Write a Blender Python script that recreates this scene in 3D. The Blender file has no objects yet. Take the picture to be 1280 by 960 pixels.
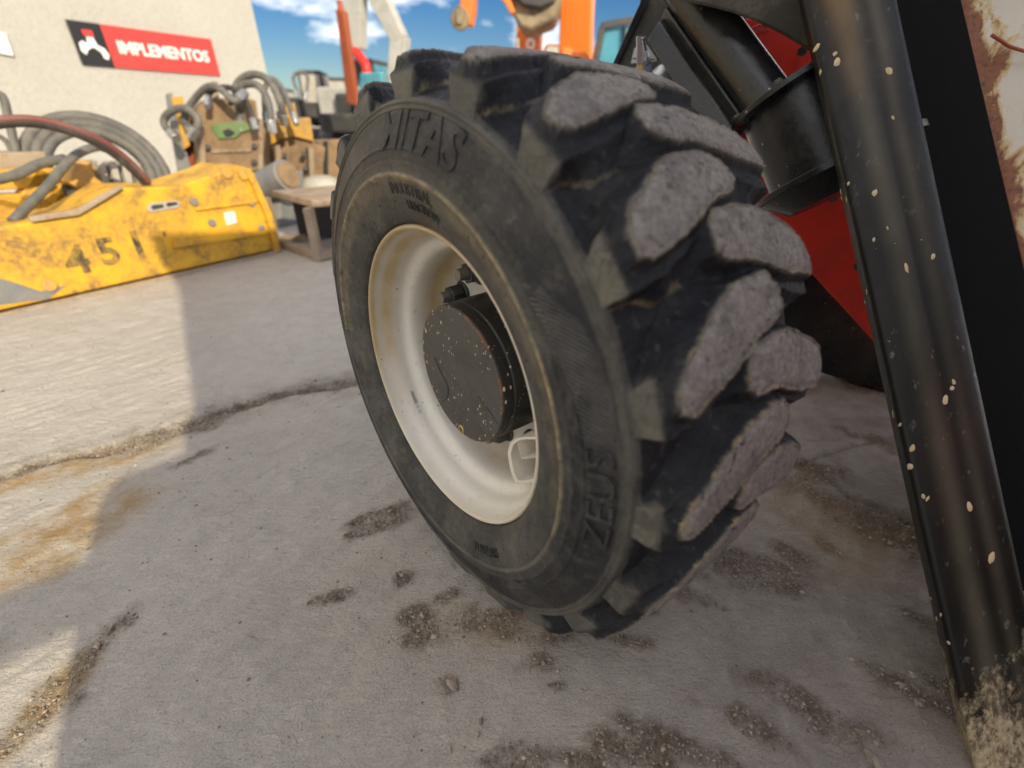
import bpy, math, random
import numpy as np
from mathutils import Vector, Matrix
sc = bpy.context.scene
R = math.radians

# ------------------------------------------------------------------ camera
PITCH, ROLL, CH, F = .5222, -.0032, .819, 566.5
cam_d = bpy.data.cameras.new('camera')
cam = bpy.data.objects.new('camera', cam_d)
sc.collection.objects.link(cam)
cam.matrix_world = (Matrix.Translation((0, 0, CH)) @ Matrix.Rotation(math.pi/2 - PITCH, 4, 'X')
                    @ Matrix.Rotation(-ROLL, 4, 'Z'))
cam_d.sensor_width = 36; cam_d.lens = 36*F/1280
cam_d.clip_start = .02; cam_d.clip_end = 6000
cam_d.dof.use_dof = True; cam_d.dof.focus_distance = .80; cam_d.dof.aperture_fstop = 2.0
sc.camera = cam

# ------------------------------------------------------------------ light
SUN_EL = R(25)
sdir = Vector((-.56, .828, 0)).normalized()          # the way the light travels, on the ground
az = math.atan2(-sdir.x, -sdir.y)                    # compass direction of the sun, from +Y towards +X
world = bpy.data.worlds.new('World'); sc.world = world; world.use_nodes = True
W = world.node_tree; W.nodes.clear()
wo = W.nodes.new('ShaderNodeOutputWorld'); bg = W.nodes.new('ShaderNodeBackground')
sky = W.nodes.new('ShaderNodeTexSky'); sky.sky_type = 'NISHITA'; sky.sun_disc = False
sky.sun_elevation = SUN_EL; sky.sun_rotation = az; sky.air_density = 1.0; sky.dust_density = .6; sky.ozone_density = 2.5
tc = W.nodes.new('ShaderNodeTexCoord'); mp = W.nodes.new('ShaderNodeMapping')
mp.inputs['Scale'].default_value = (1, 1, 2.6); mp.inputs['Location'].default_value = (.35, .2, .12)
nz = W.nodes.new('ShaderNodeTexNoise'); nz.inputs['Scale'].default_value = 2.3; nz.inputs['Detail'].default_value = 9
nz.inputs['Roughness'].default_value = .58
cr = W.nodes.new('ShaderNodeMapRange'); cr.inputs[1].default_value = .47; cr.inputs[2].default_value = .60
mx = W.nodes.new('ShaderNodeMix'); mx.data_type = 'RGBA'
mx.inputs['B'].default_value = (6.9, 6.6, 6.3, 1)
W.links.new(tc.outputs['Generated'], mp.inputs[0]); W.links.new(mp.outputs[0], nz.inputs['Vector'])
W.links.new(nz.outputs['Fac'], cr.inputs[0]); W.links.new(cr.outputs[0], mx.inputs['Factor'])
hs = W.nodes.new('ShaderNodeHueSaturation'); hs.inputs['Saturation'].default_value = 1.5; hs.inputs['Hue'].default_value = .512; hs.inputs['Value'].default_value = .21
W.links.new(sky.outputs[0], hs.inputs['Color']); W.links.new(hs.outputs[0], mx.inputs['A']); W.links.new(mx.outputs['Result'], bg.inputs[0])
bg.inputs[1].default_value = .14
W.links.new(bg.outputs[0], wo.inputs[0])
sun_d = bpy.data.lights.new('sun', 'SUN'); sun_d.energy = 2.0; sun_d.angle = R(.6); sun_d.color = (1, .86, .62)
sun = bpy.data.objects.new('sun', sun_d); sc.collection.objects.link(sun)
lv = Vector((sdir.x*math.cos(SUN_EL), sdir.y*math.cos(SUN_EL), -math.sin(SUN_EL)))
sun.rotation_euler = lv.to_track_quat('-Z', 'Y').to_euler(); sun.location = (3, -4, 5)
sc.view_settings.view_transform = 'Standard'; sc.view_settings.look = 'None'
sc.view_settings.gamma = 1; sc.view_settings.exposure = 1.47

rng = np.random.default_rng(7); random.seed(5)

# ------------------------------------------------------------------ survey helpers: where a sight line meets the place
def ray(u, v):
    x, y = u-640, v-480; c, s = math.cos(-ROLL), math.sin(-ROLL); x, y = c*x-s*y, s*x+c*y
    cp, sp = math.cos(PITCH), math.sin(PITCH)
    return Vector((x/F, cp - y/F*sp, -y/F*cp - sp))
def gp(u, v, z=0.):
    d = ray(u, v); return Vector((0, 0, CH)) + d*((z-CH)/d.z)
def at(u, v, y):
    d = ray(u, v); return Vector((0, 0, CH)) + d*(y/d.y)
def on_plane(u, v, p0, nrm):
    d = ray(u, v); return Vector((0, 0, CH)) + d*((Vector(p0)-Vector((0, 0, CH))).dot(nrm)/d.dot(nrm))

# ------------------------------------------------------------------ numpy noise
_tab = rng.random((512, 512))
def vnoise(x, y):
    xi = np.floor(x).astype(int); yi = np.floor(y).astype(int); fx = x-xi; fy = y-yi
    fx = fx*fx*(3-2*fx); fy = fy*fy*(3-2*fy); a = xi & 511; b = yi & 511; a1 = (xi+1) & 511; b1 = (yi+1) & 511
    return (_tab[a, b]*(1-fx)*(1-fy)+_tab[a1, b]*fx*(1-fy)+_tab[a, b1]*(1-fx)*fy+_tab[a1, b1]*fx*fy)*2-1
def fbm(x, y, o=4, g=.5):
    s = 0; am = 1; t = 0
    for k in range(o):
        s = s + am*vnoise(x*2**k+17.3*k, y*2**k+5.1*k); t += am; am *= g
    return s/t
def sstep(a, b, x):
    t = np.clip((x-a)/(b-a), 0, 1); return t*t*(3-2*t)

# ------------------------------------------------------------------ materials
def nodes(name):
    m = bpy.data.materials.new(name); m.use_nodes = True; nt = m.node_tree; nt.nodes.clear()
    o = nt.nodes.new('ShaderNodeOutputMaterial'); b = nt.nodes.new('ShaderNodeBsdfPrincipled')
    nt.links.new(b.outputs[0], o.inputs[0]); return m, nt, b
class G:
    """small node-graph writer"""
    def __init__(s, nt): s.nt = nt; s.tc = nt.nodes.new('ShaderNodeTexCoord')
    def n(s, t, **k):
        x = s.nt.nodes.new(t)
        for a, b in k.items(): setattr(x, a, b)
        return x
    def l(s, a, b): s.nt.links.new(a, b)
    def co(s, scale=(1, 1, 1), loc=(0, 0, 0), rot=(0, 0, 0)):
        m = s.n('ShaderNodeMapping'); m.inputs['Scale'].default_value = scale; m.inputs['Location'].default_value = loc
        m.inputs['Rotation'].default_value = rot; s.l(s.tc.outputs['Object'], m.inputs[0]); return m.outputs[0]
    def noise(s, sc_, det=4, rough=.55, vec=None, dist=0):
        x = s.n('ShaderNodeTexNoise'); x.inputs['Scale'].default_value = sc_; x.inputs['Detail'].default_value = det
        x.inputs['Roughness'].default_value = rough; x.inputs['Distortion'].default_value = dist
        s.l(vec if vec is not None else s.tc.outputs['Object'], x.inputs['Vector']); return x.outputs['Fac']
    def voro(s, sc_, feat='F1', vec=None, out='Distance', rnd=1):
        x = s.n('ShaderNodeTexVoronoi', feature=feat); x.inputs['Scale'].default_value = sc_
        x.inputs['Randomness'].default_value = rnd
        s.l(vec if vec is not None else s.tc.outputs['Object'], x.inputs['Vector']); return x.outputs[out]
    def rng(s, v, a, b, c=0, d=1):
        x = s.n('ShaderNodeMapRange'); x.inputs[1].default_value = a; x.inputs[2].default_value = b
        x.inputs[3].default_value = c; x.inputs[4].default_value = d; s.l(v, x.inputs[0]); return x.outputs[0]
    def math(s, op, a, b=None, clamp=False):
        x = s.n('ShaderNodeMath', operation=op, use_clamp=clamp)
        for i, q in enumerate((a, b)):
            if q is None: continue
            if isinstance(q, (int, float)): x.inputs[i].default_value = q
            else: s.l(q, x.inputs[i])
        return x.outputs[0]
    def mix(s, f, a, b):
        x = s.n('ShaderNodeMix', data_type='RGBA')
        for nm, q in (('Factor', f), ('A', a), ('B', b)):
            if isinstance(q, (int, float)): x.inputs[nm].default_value = q
            elif isinstance(q, tuple): x.inputs[nm].default_value = (*q, 1)
            else: s.l(q, x.inputs[nm])
        return x.outputs['Result']
    def attr(s, name): return s.n('ShaderNodeAttribute', attribute_name=name).outputs['Fac']
    def bump(s, h, dist, strength=1, prev=None):
        x = s.n('ShaderNodeBump'); x.inputs['Distance'].default_value = dist; x.inputs['Strength'].default_value = strength
        s.l(h, x.inputs['Height'])
        if prev is not None: s.l(prev, x.inputs['Normal'])
        return x.outputs[0]

def worn(name, col, col2, rough=.5, metal=0., scale=8, amount=(.45, .7), bump=.0008, bscale=60, chips=None, chipcol=(.55, .42, .22), coat=0, rough2=None, streak=(1, 1, 1)):
    """paint / steel: base colour, a patchy second colour (dust, rust, wear), fine relief, optional speckled mud chips"""
    m, nt, b = nodes(name); g = G(nt)
    v = g.co(streak)
    n1 = g.noise(scale, 6, .62, v, .4); f = g.rng(n1, *amount)
    n2 = g.noise(scale*9, 4, .6, v); f = g.math('MULTIPLY', f, g.rng(n2, .25, .6), True)
    c = g.mix(f, col, col2)
    c = g.mix(g.rng(g.noise(scale*.6, 3), .3, .7, 0, .22), c, tuple(x*.6 for x in col))
    if chips:
        vo = g.voro(chips, 'F1'); r = g.voro(chips, 'F1', out='Color')
        thr = g.math('MULTIPLY', g.n('ShaderNodeSeparateColor').inputs[0].node.outputs[0], .2)
        g.l(r, thr.node.inputs[0].links[0].from_node.inputs[0])
        k = g.math('LESS_THAN', g.math('ADD', vo, g.math('MULTIPLY', g.noise(chips*2.5, 2), .12)), g.math('SUBTRACT', thr, g.rng(g.noise(9, 2), .45, .62, .12, .0)))
        c = g.mix(k, c, chipcol)
    g.l(c, b.inputs['Base Color']) if not isinstance(c, tuple) else None
    rr = g.rng(f, 0, 1, rough, rough2 if rough2 else min(1, rough+.3)); g.l(rr, b.inputs['Roughness'])
    b.inputs['Metallic'].default_value = metal; b.inputs['Coat Weight'].default_value = coat
    h = g.noise(bscale, 5, .6); g.l(g.bump(h, bump), b.inputs['Normal'])
    return m

def tyre_material():
    m, nt, b = nodes('tyre_rubber'); g = G(nt)
    d = g.attr('dust'); top = g.attr('top'); tan = g.attr('tan'); pad = g.attr('pad')
    n1 = g.noise(22, 7, .68); n2 = g.noise(160, 5, .7); n3 = g.noise(6, 4, .6)
    wr = g.n('ShaderNodeTexWave', wave_type='BANDS', bands_direction='DIAGONAL'); wr.inputs['Scale'].default_value = 118
    g.l(g.co(), wr.inputs['Vector'])
    dm = g.math('MULTIPLY', d, g.rng(g.math('ADD', g.math('MULTIPLY', n1, .6), g.math('MULTIPLY', n2, .4)), .3, .66, .25, 1.25), True)
    base = g.mix(g.rng(n3, .3, .7), (.006, .0075, .013), (.018, .0185, .022))
    va = g.n('ShaderNodeVectorMath', operation='ADD'); wn = g.n('ShaderNodeTexNoise'); wn.inputs['Scale'].default_value = 40; wn.inputs['Detail'].default_value = 4
    vs_ = g.n('ShaderNodeVectorMath', operation='SCALE'); vs_.inputs['Scale'].default_value = .022; g.l(wn.outputs['Color'], vs_.inputs[0]); g.l(g.tc.outputs['Object'], wn.inputs['Vector'])
    g.l(g.tc.outputs['Object'], va.inputs[0]); g.l(vs_.outputs[0], va.inputs[1]); ck = g.voro(60, 'DISTANCE_TO_EDGE', va.outputs[0]); n5 = g.noise(260, 4, .7)
    c = g.mix(dm, base, (.19, .175, .14))
    worn_c = g.mix(g.rng(n2, .32, .68), (.17, .152, .138), (.37, .335, .30))
    worn_c = g.mix(g.rng(n1, .48, .72, 0, .65), worn_c, (.085, .078, .075))
    worn_c = g.mix(g.rng(n5, .52, .72, 0, .32), worn_c, (.05, .046, .044))
    pits = g.voro(95, 'F1'); pk = g.math('MULTIPLY', g.rng(pits, .05, .16, 1, 0), g.rng(g.noise(14, 3), .5, .6))
    worn_c = g.mix(pk, worn_c, (.03, .028, .026))
    c = g.mix(g.math('MULTIPLY', top, g.rng(n1, .2, .45, .7, 1), True), c, worn_c)
    tm = g.math('MULTIPLY', tan, g.rng(g.noise(45, 6, .7), .34, .62, .1, 1.2), True)
    c = g.mix(tm, c, (.40, .32, .18))
    c = g.mix(g.math('MULTIPLY', g.math('MULTIPLY', pad, g.rng(n1, .3, .6)), .9), c, g.mix(wr.outputs['Fac'], (.016, .016, .017), (.13, .125, .115)))
    scf = g.math('MULTIPLY', g.rng(g.noise(9, 8, .78, None, .8), .48, .64), g.math('SUBTRACT', 1, top, True)); c = g.mix(g.math('MULTIPLY', scf, g.rng(d, .0, .05, .12, .5)), c, (.15, .145, .13))
    cu0 = g.noise(85, 4, .6, g.co((1, .25, 1), rot=(.7, .9, .2)), 1.2); c = g.mix(g.math('MULTIPLY', g.math('MULTIPLY', g.rng(cu0, .64, .69), top), .85), c, (.022, .02, .019))
    crk = g.math('MULTIPLY', g.rng(ck, 0, .035, 1, 0), g.rng(g.noise(18, 3), .54, .66)); c = g.mix(g.math('MULTIPLY', crk, .6), c, (.012, .012, .012))
    sc1 = g.noise(120, 3, .6, g.co((1, .12, 1), rot=(.4, .2, 1.1)), .5); c = g.mix(g.math('MULTIPLY', g.rng(sc1, .62, .7), .35), c, (.17, .16, .14))
    g.l(c, b.inputs['Base Color'])
    rr = g.math('ADD', g.math('MULTIPLY', g.math('MAXIMUM', dm, top), .36), .46, True); g.l(rr, b.inputs['Roughness'])
    b.inputs['Specular IOR Level'].default_value = .32
    h1 = g.noise(60, 8, .72, None, .6); h2 = g.voro(150, 'DISTANCE_TO_EDGE', g.co((1, 1, 2.5), rot=(0, .3, .6)))
    h2 = g.rng(h2, 0, .12)
    cuts = g.noise(85, 4, .6, g.co((1, .25, 1), rot=(.7, .9, .2)), 1.2); cutm = g.math('MULTIPLY', g.rng(cuts, .66, .70), top)
    sw = g.math('SUBTRACT', 1, g.math('MAXIMUM', top, pad), True)
    nb = g.bump(h1, .005, .8); nb = g.bump(g.noise(110, 5, .7, g.co((1, 1, .4), rot=(.3, .2, 0)), 1.), .0022, .8, nb); nb = g.bump(g.math('MULTIPLY', n5, g.rng(top, 0, 1, 1, .22)), .003, .75, nb); nb = g.bump(g.math('SUBTRACT', 1, crk), .0012, .6, nb)
    nb = g.bump(g.math('MULTIPLY', h2, g.rng(n1, .4, .65, 0, .8)), .0012, .6, nb)
    nb = g.bump(g.math('MULTIPLY', wr.outputs['Fac'], pad), .0012, .9, nb)
    nb = g.bump(g.math('MULTIPLY', g.math('SUBTRACT', 1, pk), top), .002, .7, nb)
    nb = g.bump(g.math('MULTIPLY', g.noise(420, 3, .7), top), .0009, .7, nb)
    nb = g.bump(g.math('SUBTRACT', 1, cutm), .003, .8, nb)
    g.l(nb, b.inputs['Normal']); return m

def rim_material():
    m, nt, b = nodes('white_rim_paint'); g = G(nt)
    d = g.attr('dust'); n1 = g.noise(9, 6, .65, None, .5); n2 = g.noise(70, 5, .65)
    c = g.mix(g.rng(n1, .35, .7, 0, .5), (.72, .69, .62), (.58, .55, .47))
    f = g.math('MULTIPLY', d, g.rng(n1, .2, .55, .55, 1.3), True)
    c = g.mix(g.rng(g.noise(4, 5, .6), .35, .65, .05, .4), c, (.62, .57, .46))
    c = g.mix(g.math('MULTIPLY', f, .95), c, (.42, .31, .15))
    sp = g.math('LESS_THAN', g.voro(34, 'F1'), g.math('MULTIPLY', g.noise(11, 2), .13))
    c = g.mix(g.math('MULTIPLY', sp, .85), c, (.22, .10, .05))
    c = g.mix(g.math('MULTIPLY', g.rng(n2, .6, .7), .35), c, (.35, .27, .17))
    g.l(c, b.inputs['Base Color']); b.inputs['Roughness'].default_value = .38
    g.l(g.bump(g.noise(45, 4), .0012, .5), b.inputs['Normal']); return m

def ground_material():
    m, nt, b = nodes('pale_compacted_concrete'); g = G(nt)
    dirt = g.attr('dirt'); ocre = g.attr('ochre')
    n1 = g.noise(1.3, 6, .6); n2 = g.noise(14, 8, .7); n3 = g.noise(130, 5, .7)
    st = g.noise(34, 6, .7, g.co((1, 2.6, 1), rot=(0, 0, R(52))), .5)
    c = g.mix(g.rng(n1, .3, .7), (.48, .44, .39), (.60, .56, .50))
    c = g.mix(g.rng(n2, .42, .75, 0, .55), c, (.36, .33, .29))
    c = g.mix(g.rng(st, .55, .75, 0, .25), c, (.60, .57, .52))
    n7 = g.noise(330, 4, .75); c = g.mix(g.rng(n7, .5, .68, 0, .5), c, (.27, .24, .21)); c = g.mix(g.rng(n7, .46, .3, 0, .35), c, (.66, .63, .57))
    dots = g.math('LESS_THAN', g.voro(21, 'F1'), g.math('SUBTRACT', g.math('MULTIPLY', g.noise(4.7, 3), .2), .045))
    c = g.mix(g.math('MULTIPLY', dots, .7), c, (.12, .10, .085))
    v2 = g.co((1, 2.2, 1), rot=(0, 0, R(52))); dots2 = g.math('LESS_THAN', g.voro(60, 'F1', v2), g.math('SUBTRACT', g.math('MULTIPLY', g.noise(6.3, 4, .65), .5), .17))
    c = g.mix(g.math('MULTIPLY', dots2, .5), c, (.19, .165, .14))
    f = g.math('MULTIPLY', dirt, g.rng(g.math('ADD', g.math('MULTIPLY', n2, .6), g.math('MULTIPLY', n3, .4)), .38, .6, .1, 1.3), True)
    c = g.mix(f, c, (.15, .118, .085))
    c = g.mix(g.math('MULTIPLY', g.attr('grime_shade'), g.rng(n2, .3, .6, .6, 1.05), True), c, (.19, .145, .115))  # browner under the machine: grime and shade in one tint
    f2 = g.math('MULTIPLY', ocre, g.rng(n2, .35, .65, .2, 1.2), True); c = g.mix(f2, c, (.38, .25, .10))
    g.l(c, b.inputs['Base Color']); b.inputs['Roughness'].default_value = .85
    b.inputs['Specular IOR Level'].default_value = .3
    nb = g.bump(st, .016, .7); nb = g.bump(n2, .014, .7, nb); nb = g.bump(n3, .005, .9, nb); nb = g.bump(g.math('SUBTRACT', 1, g.math('MAXIMUM', dots, dots2)), .004, .8, nb)
    g.l(nb, b.inputs['Normal']); return m

def stone_material():
    m, nt, b = nodes('gravel_stone'); g = G(nt); r = g.attr('rnd')
    c = g.mix(g.rng(r, 0, 1), (.13, .10, .075), (.42, .37, .30)); c = g.mix(g.rng(g.noise(300, 3), .4, .7, 0, .6), c, (.2, .15, .1))
    g.l(c, b.inputs['Base Color']); b.inputs['Roughness'].default_value = .9; return m

def hub_material():
    m, nt, b = nodes('hub_black_paint_dusty'); g = G(nt); d = g.attr('dust')
    n1 = g.noise(20, 6, .65)
    c = g.mix(g.math('MULTIPLY', d, g.rng(n1, .25, .6, .45, 1.1), True), (.013, .013, .012), (.072, .067, .058))
    def spk(scale, thr, seed):
        v = g.co((1, 1, .55), loc=(seed, seed*.7, 0)); vo = g.voro(scale, 'F1', v)
        return g.math('LESS_THAN', vo, g.math('MULTIPLY', g.rng(g.noise(scale*.22, 2, .5, v), .4, .7), thr))
    k1 = spk(150, .25, .3); k2 = spk(85, .21, 2.1)
    c = g.mix(k1, c, (.50, .38, .21)); c = g.mix(k2, c, (.62, .50, .32))
    rust = g.math('MULTIPLY', g.attr('tan'), g.rng(g.noise(38, 4, .6), .48, .56), True); c = g.mix(rust, c, (.34, .11, .04))
    g.l(c, b.inputs['Base Color']); g.l(g.rng(d, 0, 1, .38, .7), b.inputs['Roughness'])
    nb = g.bump(g.noise(90, 5, .7), .0012, .6); nb = g.bump(g.math('MAXIMUM', k1, k2), .0015, .8, nb)
    g.l(nb, b.inputs['Normal']); return m

def stucco():
    m, nt, b = nodes('cream_stucco'); g = G(nt)
    c = g.mix(g.rng(g.noise(.8, 5), .3, .7), (.40, .395, .365), (.46, .455, .425)); c = g.mix(g.rng(g.noise(24, 5, .7), .45, .7, 0, .45), c, (.32, .30, .26))
    g.l(c, b.inputs['Base Color']); b.inputs['Roughness'].default_value = .9
    g.l(g.bump(g.noise(22, 6, .7), .02, .7), b.inputs['Normal']); return m

def beam_material():
    m, nt, b = nodes('black_gloss_beam_paint'); g = G(nt)
    mud = g.attr('mud'); rustg = g.attr('tan')
    n1 = g.noise(6, 5, .6, g.co((1, 1, .35))); n2 = g.noise(60, 6, .7, g.co((1, 1, .3), rot=(.25, .1, 0)))
    c = g.mix(g.rng(n1, .35, .7), (.006, .006, .0055), (.020, .018, .013))
    bd = g.attr('sheen_band'); c = g.mix(g.math('MULTIPLY', bd, g.rng(n1, .25, .6, .35, 1)), c, (.105, .092, .068))  # long reflections painted as paler dusty bands
    scr = g.noise(75, 4, .6, g.co((1, 1, .06), rot=(.5, .5, 0))); sk = g.math('MULTIPLY', g.rng(scr, .63, .68), g.rng(g.noise(5, 2), .42, .6))
    c = g.mix(g.math('MULTIPLY', sk, .45), c, (.22, .21, .18))
    c = g.mix(g.math('MULTIPLY', rustg, g.rng(n1, .3, .6, .3, 1), True), c, (.17, .10, .03))
    n4 = g.noise(9, 6, .7, g.co((1, 1, .5), rot=(.5, .2, 0))); n6 = g.noise(150, 5, .75, g.co((1, 1, .25), rot=(.35, .1, 0)))
    nn_ = g.math('ADD', g.math('MULTIPLY', n4, .75), g.math('ADD', g.math('MULTIPLY', n2, .35), g.math('MULTIPLY', n6, .45)))
    mf = g.math('MULTIPLY', g.rng(g.math('ADD', g.math('MULTIPLY', mud, .43), nn_), 1.02, 1.16), g.rng(mud, .02, .3), True)
    c = g.mix(mf, c, g.mix(g.rng(n6, .35, .65), (.17, .135, .085), (.52, .43, .28)))
    vo = g.voro(48, 'F1'); ch = g.math('LESS_THAN', vo, g.math('SUBTRACT', g.math('MULTIPLY', g.noise(13, 2), .2), .09))
    c = g.mix(ch, c, (.6, .5, .33))
    g.l(c, b.inputs['Base Color']); g.l(g.math('ADD', g.rng(n2, .3, .7, .30, .50), g.math('MULTIPLY', mf, .5), True), b.inputs['Roughness']); b.inputs['Specular IOR Level'].default_value = .22
    nb = g.bump(g.noise(14, 3, .5, g.co((1, 1, .3))), .004, .35); nb = g.bump(g.math('ADD', mf, ch), .002, .8, nb)
    g.l(nb, b.inputs['Normal']); return m

def rusty_white():
    m, nt, b = nodes('rusty_white_paint'); g = G(nt)
    n = g.noise(9, 8, .68, g.co((1.2, 1.2, .8)), .8); e = g.attr('tan')
    f = g.rng(g.math('ADD', n, g.math('MULTIPLY', e, .27)), .60, .66); f2 = g.rng(g.math('ADD', n, g.math('MULTIPLY', e, .27)), .54, .6)
    c = g.mix(f2, (.60, .56, .46), (.55, .40, .17)); c = g.mix(f, c, (.23, .085, .03))
    c = g.mix(g.math('MULTIPLY', g.rng(g.noise(80, 4), .5, .7), f), c, (.09, .04, .02))
    g.l(c, b.inputs['Base Color']); b.inputs['Roughness'].default_value = .6
    g.l(g.bump(g.math('ADD', g.noise(60, 5), f), .002, .8), b.inputs['Normal']); return m

M = {}
M['tyre'] = tyre_material(); M['rim'] = rim_material(); M['ground'] = ground_material(); M['stone'] = stone_material()
M['hub'] = hub_material(); M['stucco'] = stucco(); M['beam'] = beam_material(); M['rusty'] = rusty_white()
M['black'] = worn('black_machine_paint', (.011, .012, .014), (.050, .044, .032), .27, 0, 7, (.45, .75), .0008, 50, chips=55, chipcol=(.4, .33, .2))
M['dusty_black'] = worn('dusty_black_plate', (.05, .046, .038), (.15, .13, .10), .5, 0, 14, (.4, .66), .0012, 60)
M['red'] = worn('red_chassis_paint', (.80, .045, .028), (.28, .05, .03), .4, 0, 6, (.45, .75), .0006, 40, chips=40, chipcol=(.34, .16, .09))
M['redtag'] = worn('bright_red_plastic', (.8, .03, .02), (.5, .03, .02), .35)
M['bolt'] = worn('dark_steel_nut', (.045, .05, .055), (.16, .15, .12), .42, .55, 30, (.4, .6), .0006, 120)
M['stud'] = worn('grey_steel_stud', (.20, .20, .19), (.28, .24, .17), .5, .5, 60, (.4, .6), .0004, 150)
M['steel'] = worn('zinc_steel', (.42, .43, .44), (.25, .22, .17), .3, .85, 30, (.5, .7), .0003, 100)
M['brass'] = worn('brass_fitting', (.50, .34, .13), (.3, .2, .1), .4, .7, 30)
M['bluehose'] = worn('blue_grey_hose', (.17, .21, .33), (.28, .28, .30), .5, 0, 30)
M['paper'] = worn('white_sticker', (.72, .72, .68), (.5, .48, .42), .5, 0, 20, (.5, .7))
M['ink'] = worn('dark_print', (.03, .03, .035), (.06, .06, .06), .5)
M['hose'] = worn('grey_rubber_hose', (.10, .10, .095), (.22, .20, .17), .6, 0, 12, (.4, .65), .001, 60)
M['darkhose'] = worn('dark_rubber_hose', (.035, .03, .03), (.10, .085, .075), .5, 0, 8)
M['marhose'] = worn('maroon_hose', (.17, .052, .045), (.20, .12, .10), .5, 0, 8)
M['yellow'] = worn('yellow_machine_paint', (.74, .40, .022), (.22, .14, .05), .45, 0, 4.6, (.41, .62), .003, 20)
M['faded'] = worn('faded_black_stencil', (.035, .032, .028), (.44, .27, .045), .6, 0, 14, (.40, .56), .001, 60)
M['yellow2'] = worn('worn_yellow_paint', (.62, .34, .04), (.34, .23, .12), .55, 0, 5, (.38, .62), .003, 20)
M['tanmud'] = worn('tan_mud_steel', (.30, .20, .11), (.15, .10, .06), .8, 0, 6, (.40, .62), .004, 25)
M['tangrey'] = worn('rusty_grey_steel', (.36, .29, .21), (.20, .12, .07), .75, 0, 7, (.4, .65), .003, 25)
M['greysteel'] = worn('grey_painted_steel', (.17, .18, .19), (.30, .27, .22), .55, 0, 8, (.4, .7), .002, 25)
M['palegrey'] = worn('pale_grey_steel', (.42, .41, .38), (.32, .26, .18), .7, 0, 9, (.4, .7), .002, 25)
M['green'] = worn('green_metal', (.13, .22, .08), (.24, .22, .13), .6, 0, 12)
M['orange'] = worn('orange_machine_paint', (.80, .20, .022), (.50, .13, .03), .4, 0, 2, (.5, .75), .002, 12)
M['rustred'] = worn('rust_red_boom_paint', (.36, .085, .035), (.20, .07, .04), .6, 0, 3)
M['whiteboom'] = worn('white_boom_paint', (.46, .46, .43), (.28, .28, .26), .5, 0, 2)
M['bucket'] = worn('bucket_steel', (.30, .24, .15), (.10, .09, .08), .6, .2, 3, (.4, .6))
M['dark'] = worn('dark_machine_metal', (.035, .035, .038), (.10, .09, .075), .6, 0, 3)
M['signred'] = worn('sign_red', (.62, .045, .04), (.66, .10, .08), .4, 0, 1, (.5, .9), .0002, 10)
M['signblack'] = worn('sign_black', (.012, .012, .014), (.03, .03, .03), .4, 0, 1, (.5, .9), .0002, 10)
M['white'] = worn('white_print', (.80, .80, .78), (.66, .66, .64), .5, 0, 2, (.5, .8), .0002, 10)
M['stamp'] = worn('stamped_mark', (.16, .14, .12), (.3, .28, .25), .6, 0, 30)
M['sky_glass'] = None
def glass():
    m, nt, b = nodes('tinted_cab_glass'); b.inputs['Base Color'].default_value = (.10, .42, .50, 1)
    b.inputs['Roughness'].default_value = .08; b.inputs['Metallic'].default_value = .35; g = G(nt)
    c = g.mix(g.rng(g.noise(3, 3), .3, .7), (.07, .27, .36), (.12, .36, .44)); g.l(c, b.inputs['Base Color']); return m
M['glass'] = glass()
M['gap_shade'] = worn('gap_shade_black', (.0035, .0035, .0035), (.010, .009, .007), .8, 0, 9, (.5, .8), .001, 60)  # near-black that stands in for the shade of the gap
M['gap_shade'].node_tree.nodes['Principled BSDF'].inputs['Specular IOR Level'].default_value = .08
M['mudchip'] = worn('pale_mud_chip', (.60, .48, .29), (.48, .34, .19), .8, 0, 80, (.4, .6), .0006, 200)

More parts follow.
